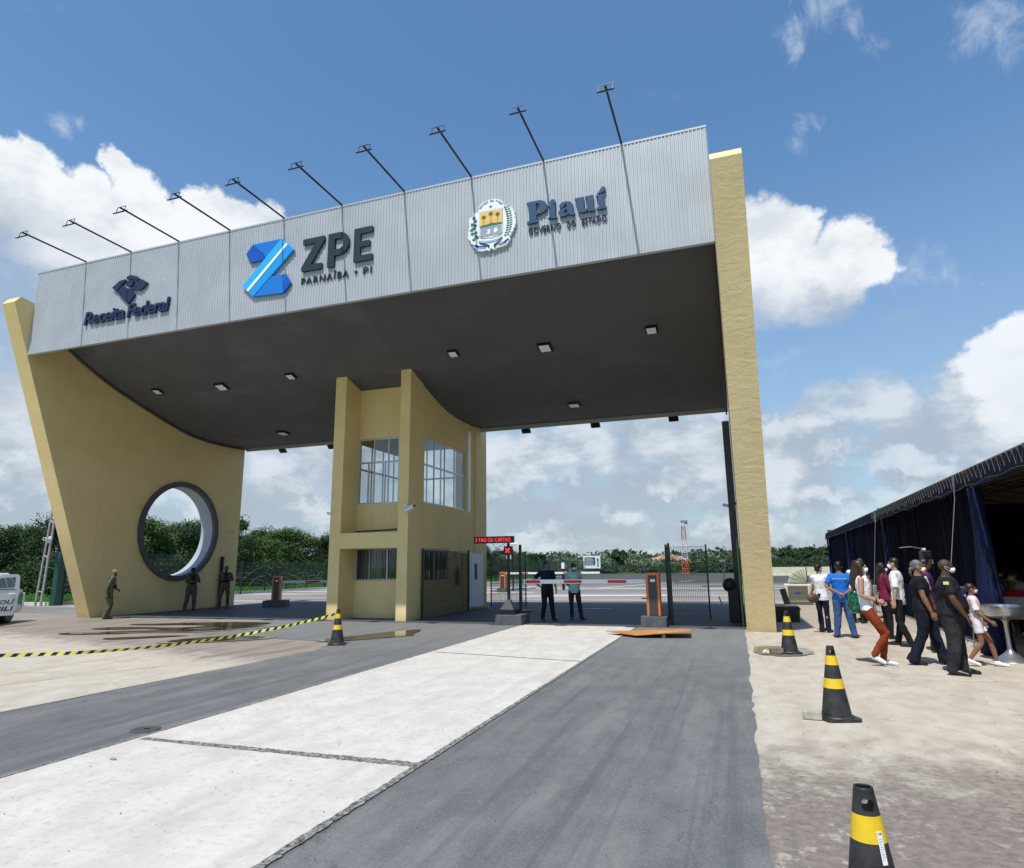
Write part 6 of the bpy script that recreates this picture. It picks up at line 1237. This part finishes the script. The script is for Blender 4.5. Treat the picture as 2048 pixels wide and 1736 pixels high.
# white shirt man + purple man behind
o,P,hv,s=person('man in loose white shirt walking away left of the grey haired woman',(2.95,14.9,0),R(-112),1.70,SK_L,'shirt',WHC,'t',BLKC,SHB,'short',HBK,MSK,sl=.68,J=dict(elL=(.26,-.02,1.13),wrL=(.30,.02,.89),elR=(-.26,.06,1.13),wrR=(-.33,.14,.93),ankR=(-.10,.12,.085),toeR=(-.11,.28,.03),ankL=(.10,-.14,.085),toeL=(.1,.02,.03)),handc=(.3,.3))
o,P,hv,s=person('dark skinned man in purple shirt behind the grey haired woman',(3.28,14.1,0),R(80),1.67,SK_D,'shirt',cloth('purple',(.055,.018,.075)),'t',BLKC,SHB,'short',HBK,None)
# people further along and in the tent
o,P,hv,s=person('woman in dark clothes with pale scarf standing before the tent drapes',(3.95,21.8,0),R(-70),1.55,SK_M,'long',cloth('grey_cardigan',(.10,.10,.10)),'t',BLKC,SHB,'long',HBK,MSK,female=True,vox=.013)
o,P,hv,s=person('seated man in beige jacket far along the dark tent side',(3.95,24.2,0),R(-80),1.70,SK_M,'long',cloth('beige_jacket',(.20,.17,.12)),'t',BLKC,SHB,'short',HBK,MSK,seated=True,vox=.013); chair((3.97,24.2,0),R(-80),'white plastic chair under the seated man in beige jacket',mat('white_chair_plastic',(.55,.55,.55),.5))
MCHW=MATS['white_chair_plastic']
TP=[((5.55,17.0,0),R(168),1.66,SK_M,cloth('red',(.50,.02,.03)),'hat',mat('straw_hat',(.50,.46,.36),.8),None,'man from behind in red shirt and pale straw hat seated in the tent'),
    ((5.65,18.6,0),R(-160),1.84,SK_D,cloth('slate_blue_shirt',(.34,.39,.47)),'short',HBK,MSK,'broad man in slate blue shirt seated behind the steel basin'),
    ((6.6,20.0,0),R(-60),1.80,SK_M,cloth('pale_grey_shirt',(.62,.66,.72)),'short',HBK,MSK,'masked man in pale grey shirt seated near the right edge of the tent'),
    ((6.9,21.8,0),R(-40),1.85,SK_D,cloth('green_jacket',(.08,.17,.12)),'short',HBK,MSK,'person in dark green jacket seated deeper in the tent'),
    ((5.1,19.9,0),R(-100),1.74,SK_D,cloth('white_grey_top',(.60,.62,.64)),'short',HBK,MSK,'person in white top seated just right of the wrapped tent post'),
    ((7.9,21.2,0),R(-30),1.80,SK_L,WHC,'short',HBK,MSK,'person in white shirt seated deepest in the tent by the right edge')]
for (l,rz,H_,sk,cm,hs,hm,mk_,lab) in TP:
    person(lab,l,rz,H_,sk,'shirt',cm,'t',NAVYC,SHW,hs,hm,mk_,g=1.12,seated=True,vox=.013,group='audience seated in the tent')
    chair((l[0],l[1],0),rz,'white plastic chair under the '+lab.split(' seated')[0],MCHW)
# ================= vegetation =================
def leafmat(name,c1,c2):
    m=bpy.data.materials.new(name); m.use_nodes=True; w=NT(m.node_tree); b=w.n('ShaderNodeBsdfPrincipled'); out=w.n('ShaderNodeOutputMaterial')
    oi=w.n('ShaderNodeObjectInfo'); tc=w.n('ShaderNodeTexCoord').outputs['Object']; n=w.noise(tc,1.3,5,.7); n=w.m('ADD',n,w.m('MULTIPLY_ADD',oi.outputs['Random'],.24,-.12))
    c=w.mix(w.mr(n,.34,.66),c1,c2); w.set(b.inputs['Base Color'],c); b.inputs['Roughness'].default_value=.6; b.inputs['Specular IOR Level'].default_value=.25
    tr=w.n('ShaderNodeBsdfTranslucent'); w.set(tr.inputs[0],c); ms=w.n('ShaderNodeMixShader'); ms.inputs[0].default_value=.25; w.nt.links.new(b.outputs[0],ms.inputs[1]); w.nt.links.new(tr.outputs[0],ms.inputs[2]); w.nt.links.new(ms.outputs[0],out.inputs[0]); return m
ML1=leafmat('dark_foliage',(.019,.042,.012),(.044,.088,.023)); ML2=leafmat('light_foliage',(.055,.10,.022),(.105,.165,.045)); MTRK=mat('bark',(.16,.13,.10),.9,var=.3,vscale=8); MGT=leafmat('grass_blades',(.06,.19,.018),(.11,.27,.035))
def crown_mesh(seed,w_,h_,zb,n,ls,blobs=26,m=ML1):
    rr=random.Random(seed); B=[]
    for i in range(blobs):
        a=rr.uniform(0,2*PI); q=rr.random()**.5; z=zb+(h_-zb)*rr.random()**.85; k=(1-abs((z-zb)/(h_-zb)-.42)*1.15); r=w_*.5*q*max(.35,k); B.append((Vector((r*math.cos(a),r*math.sin(a),z)),rr.uniform(.13,.27)*w_*.7))
    for i in range(7):     # ragged twigs over the top
        a=rr.uniform(0,2*PI); q=rr.uniform(0,.38)*w_; B.append((Vector((q*math.cos(a),q*math.sin(a),h_*rr.uniform(.86,.97))),.085*w_))
    vs=[];fs=[]
    for i in range(n):
        c,r=rr.choice(B); d=Vector((rr.gauss(0,1),rr.gauss(0,1),rr.gauss(0,1))).normalized(); p=c+d*r*(rr.random()**.4)
        if p.z<.05: p.z=rr.uniform(.05,.4)
        u=Vector((rr.gauss(0,1),rr.gauss(0,1),rr.gauss(0,1)*.6)).normalized(); v=u.cross(d+Vector((0,0,.6))).normalized(); s_=ls*rr.uniform(.55,1.25); o=len(vs)
        vs+= [p-u*s_,p+v*s_*.45,p+u*s_,p-v*s_*.45]; fs.append((o,o+1,o+2,o+3))
    me=bpy.data.meshes.new('crown'); me.from_pydata(vs,[],fs); me.materials.append(m); return me
def trunk_mesh(seed,h_,w_):
    rr=random.Random(seed); mb=MB(); 
    for k in range(3):
        x=rr.uniform(-.3,.3); y=rr.uniform(-.3,.3); mb.tube([(x,y,0),(x*1.4+rr.uniform(-.1,.1),y*1.4,h_*.3),(x*2.2,y*2,h_*.6),(x*3+rr.uniform(-.4,.4),y*3,h_*.92)],[.10,.075,.05,.02],6)
        for j in range(5):
            t=rr.uniform(.12,.7); p=Vector((x*(1+t*2),y*(1+t*2),h_*t)); a=rr.uniform(0,2*PI); e=p+Vector((math.cos(a)*w_*.38,math.sin(a)*w_*.38,h_*rr.uniform(.08,.25))); mb.tube([p,p.lerp(e,.5)+Vector((0,0,.12)),e],[.04,.028,.01],5)
    return mb.mesh('trunk',MTRK)
TV=[(crown_mesh(10+i,w_,h_,zb,11000,.105,34,ML1 if i%3 else ML2),trunk_mesh(30+i,h_,w_),h_) for i,(w_,h_,zb) in enumerate(((5.6,4.8,.5),(6.4,4.4,.3),(4.6,5.1,.7),(6.0,4.0,.2)))]
rr=random.Random(21)
def tree(x,y,k,sc_,lab,group='trees behind the left fence',nm='tree',rz=None):
    t=thing(nm,lab,'tree',(x,y,0),rr.uniform(0,6.28) if rz is None else rz,group); t.scale=(sc_,sc_,sc_*rr.uniform(.94,1.05)); c,tk,h_=TV[k]; link('crown',c,t); link('trunk',tk,t)
rowsT=[(-34.5-0*i,0) for i in range(0)]
TL=[]
L=[(-47,26.5),(-43.5,27.5),(-40.,28.5),(-37.4,30.0),(-35.2,31.5),(-34.6,34.0),(-34.3,37.),(-34.4,40.5),(-34.8,44.),(-32.6,47.8),(-30.3,51.0),(-27.6,54.3),(-25.6,58.),(-25.3,63.),(-25.8,68.),(-26.3,74.),(-27.,81.),(-28.2,89.),(-29.,98.)]
for i,(x,y) in enumerate(L):
    sc_=1.0 if y<58 else (.82 if y<64 else .62)
    TL.append((x+rr.uniform(-.4,.4),y+rr.uniform(-.4,.4),i%4,sc_*rr.uniform(.93,1.03)))
for i,(x,y) in enumerate([(-52,29.5),(-50,30.5),(-47.5,31),(-45.,31.5),(-43,32.3),(-39.5,34),(-38.2,37),(-38.4,41),(-38.2,46),(-36.3,50),(-41,33),(-38.5,35),(-38,39),(-38.3,43.5),(-37.5,48),(-35,52),(-32,56),(-29.5,61),(-30,68)]):
    TL.append((x,y,(i+2)%4,(1.06 if y<55 else .9)*rr.uniform(.95,1.05)))
DESC=['dense dark green tree behind the left fence','broad low bushy tree behind the left fence','taller ragged green tree behind the left fence','low spreading scrub tree behind the left fence']
ordn=['first','second','third','fourth','fifth','sixth','seventh','eighth','ninth','tenth']
cnt={}
TL=[((x*1.24,y*1.24,k,s_*1.07) if y<58 else (x*1.08,y*1.08,k,s_*1.08)) for (x,y,k,s_) in TL]
for i,(x,y,k,s_) in enumerate(TL):
    row='front' if i<len(L) else 'rear'; cnt[(row,)]=cnt.get((row,),0)+1; n_=cnt[(row,)]
    where=(ordn[n_-1] if n_<=10 else ('number %d'%n_)) 
    wh='of the front tree row from the left' if row=='front' else 'of the hidden rear tree row from the left'
    tree(x,y,k,s_,'%s, %s %s'%(DESC[k].split(' behind')[0],where,wh))
# small bushes and dry branches at the tree foot
mb=MB(); rb=random.Random(9)
for i in range(85):
    t=rb.random(); x=-37.0+rb.uniform(-1,1.); y=27+t*26; a=rb.uniform(0,6.28); l=rb.uniform(.6,2.2); p=Vector((x,y,rb.uniform(.1,1.2))); e=p+Vector((math.cos(a)*l,math.sin(a)*l,rb.uniform(-.2,1.1))); mb.tube([p,p.lerp(e,.5)+Vector((0,0,.12)),e],[.022,.016,.006],4)
tag(mb.build('dry_branches',mat('dry_wood',(.16,.135,.10),.9)),'tangle of pale dry branches at the foot of the trees','dry branches',kind='stuff')
def tufts(name,n,area,h0,h1,seed,lab=None,m=MGT,wd=.05):
    rb=random.Random(seed); vs=[];fs=[]
    for i in range(n):
        x,y=area(rb); h=rb.uniform(h0,h1)*(.5+mnoise.noise(Vector((x*.7,y*.7,0)))*.9+.4); a=rb.uniform(0,PI); dx,dy=math.cos(a)*wd,math.sin(a)*wd; tx,ty=rb.uniform(-.1,.1),rb.uniform(-.1,.1); o=len(vs)
        vs+= [(x-dx,y-dy,-.03),(x+dx,y+dy,-.03),(x+tx+dx*.3,y+ty,h),(x+tx-dx*.3,y+ty,h)]; fs.append((o,o+1,o+2,o+3))
    me=bpy.data.meshes.new(name); me.from_pydata(vs,[],fs); me.materials.append(m); o=link(name,me); return tag(o,lab,'grass',kind='stuff')
def a1(rb):
    t=rb.random(); 
    if t<.45: y=rb.uniform(22.8,43); return (-31.2-rb.random()**1.1*9.5,y)
    if t<.7: q=rb.random(); d=rb.random()*7; return (-30.6+q*8.6-d,43.4+q*14+d*.5)
    if t<.85: return (rb.uniform(-60,-31.8),rb.uniform(22.9,27))
    q=rb.random(); return (-22.2-rb.random()*5,58+q*48)
tufts('grass_verge',42000,a1,.06,.26,4,'bright green grass verge between the kerb and the trees')
# far wood: a mass of low scrub along the horizon
def crown_cloud(name,cells,n,ls,seed,m,lab,cat='trees'):
    rb=random.Random(seed); vs=[];fs=[]
    for i in range(n):
        c=rb.choice(cells); d=Vector((rb.gauss(0,1),rb.gauss(0,1),rb.gauss(0,1))).normalized(); p=Vector(c[:3])+Vector((d.x*c[3],d.y*c[3],abs(d.z)*c[4]))*(rb.random()**.35)
        u=Vector((rb.gauss(0,1),rb.gauss(0,1),rb.gauss(0,1)*.6)).normalized(); v=u.cross(d+Vector((0,0,.6))).normalized(); s_=ls*rb.uniform(.6,1.3); o=len(vs); vs+= [p-u*s_,p+v*s_*.6,p+u*s_,p-v*s_*.6]; fs.append((o,o+1,o+2,o+3))
    me=bpy.data.meshes.new(name); me.from_pydata(vs,[],fs); me.materials.append(m); return tag(link(name,me),lab,cat,kind='stuff')
cells=[]; rb=random.Random(2)
for i in range(420): x=-24+88*rb.random(); y=110+14*rb.random(); cells.append((x,y,rb.uniform(0,.8),rb.uniform(1.4,3.0),rb.uniform(1.3,2.35)*(1 if x>-5 else (.62 if x>-9 else .36))))
MLF=leafmat('far_foliage',(.040,.072,.026),(.066,.108,.042)); MLF2=leafmat('hazed_farther_foliage',(.095,.13,.075),(.14,.18,.105))  # farther leaves paler and bluer: distance haze mixed into their colour
crown_cloud('far_scrub',cells,120000,.17,5,MLF,'band of low green scrub beyond the far end of the asphalt yard')
cells=[]
for i in range(260): x=-135+120*rb.random(); y=150+75*rb.random(); cells.append((x,y,0,rb.uniform(3,6),rb.uniform(2.0,3.4)))
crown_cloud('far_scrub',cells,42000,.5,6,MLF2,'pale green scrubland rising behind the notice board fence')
cells=[]
for i in range(330): x=-330+520*rb.random(); y=300+60*rb.random(); cells.append((x,y,0,rb.uniform(7,14),rb.uniform(6.5,9.5)))
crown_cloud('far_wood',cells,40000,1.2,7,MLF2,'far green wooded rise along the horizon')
cells=[]
for i in range(420):
    t=rb.random(); x,y=((-34.6+rb.uniform(-1.3,.8),23.5+t*20.) if t<.55 else ((-33.5+(t-.55)*26+rb.uniform(-1.,1.),42.+(t-.55)*38+rb.uniform(0,2)) if t<.8 else (rb.uniform(-58,-36),rb.uniform(27.5,29.5)))); cells.append((x*1.2,y*1.2,rb.uniform(0,.5),rb.uniform(.7,1.5),rb.uniform(1.0,2.5)))
crown_cloud('undergrowth',cells,80000,.09,15,ML1,'dark green undergrowth filling the foot of the left tree line')
cells=[]
for i in range(150): x=-115+82*rb.random(); y=100+16*rb.random(); cells.append((x,y,0,rb.uniform(3,5),rb.uniform(2.6,3.7)))
crown_cloud('far_scrub',cells,26000,.4,8,MLF,'dark scrub behind the far fence left of the notice board')
for (x,y,h_,w_,lab) in ((9.0,122,4.35,5.4,'round topped distant tree left of the tent, left of a pair'),(13.4,123,4.5,4.8,'tall rounded distant tree next to the tent corner'),(16.2,125,4.3,4.6,'distant tree touching the tent corner'),(-25.8,150,4.9,3.8,'lone flat topped distant tree left of the green gate leaf')):
    cells=[(rb.uniform(-w_,w_)*.33,rb.uniform(-w_,w_)*.33,h_*rb.uniform(.25,.72),w_*.24,h_*.26) for i in range(14)]
    t=thing('tree',lab,'tree',(x,y,0),0,'distant standing trees'); o=crown_cloud('crown',cells,5000,.24,int(x),MLF,None,None); o.parent=t; 
    for kk in('kind','category','label'):
        if kk in o: del o[kk]
    MB().tube([(0,0,0),(.1,0,h_*.7)],[.22,.1],6).build('trunk',MTRK,t)
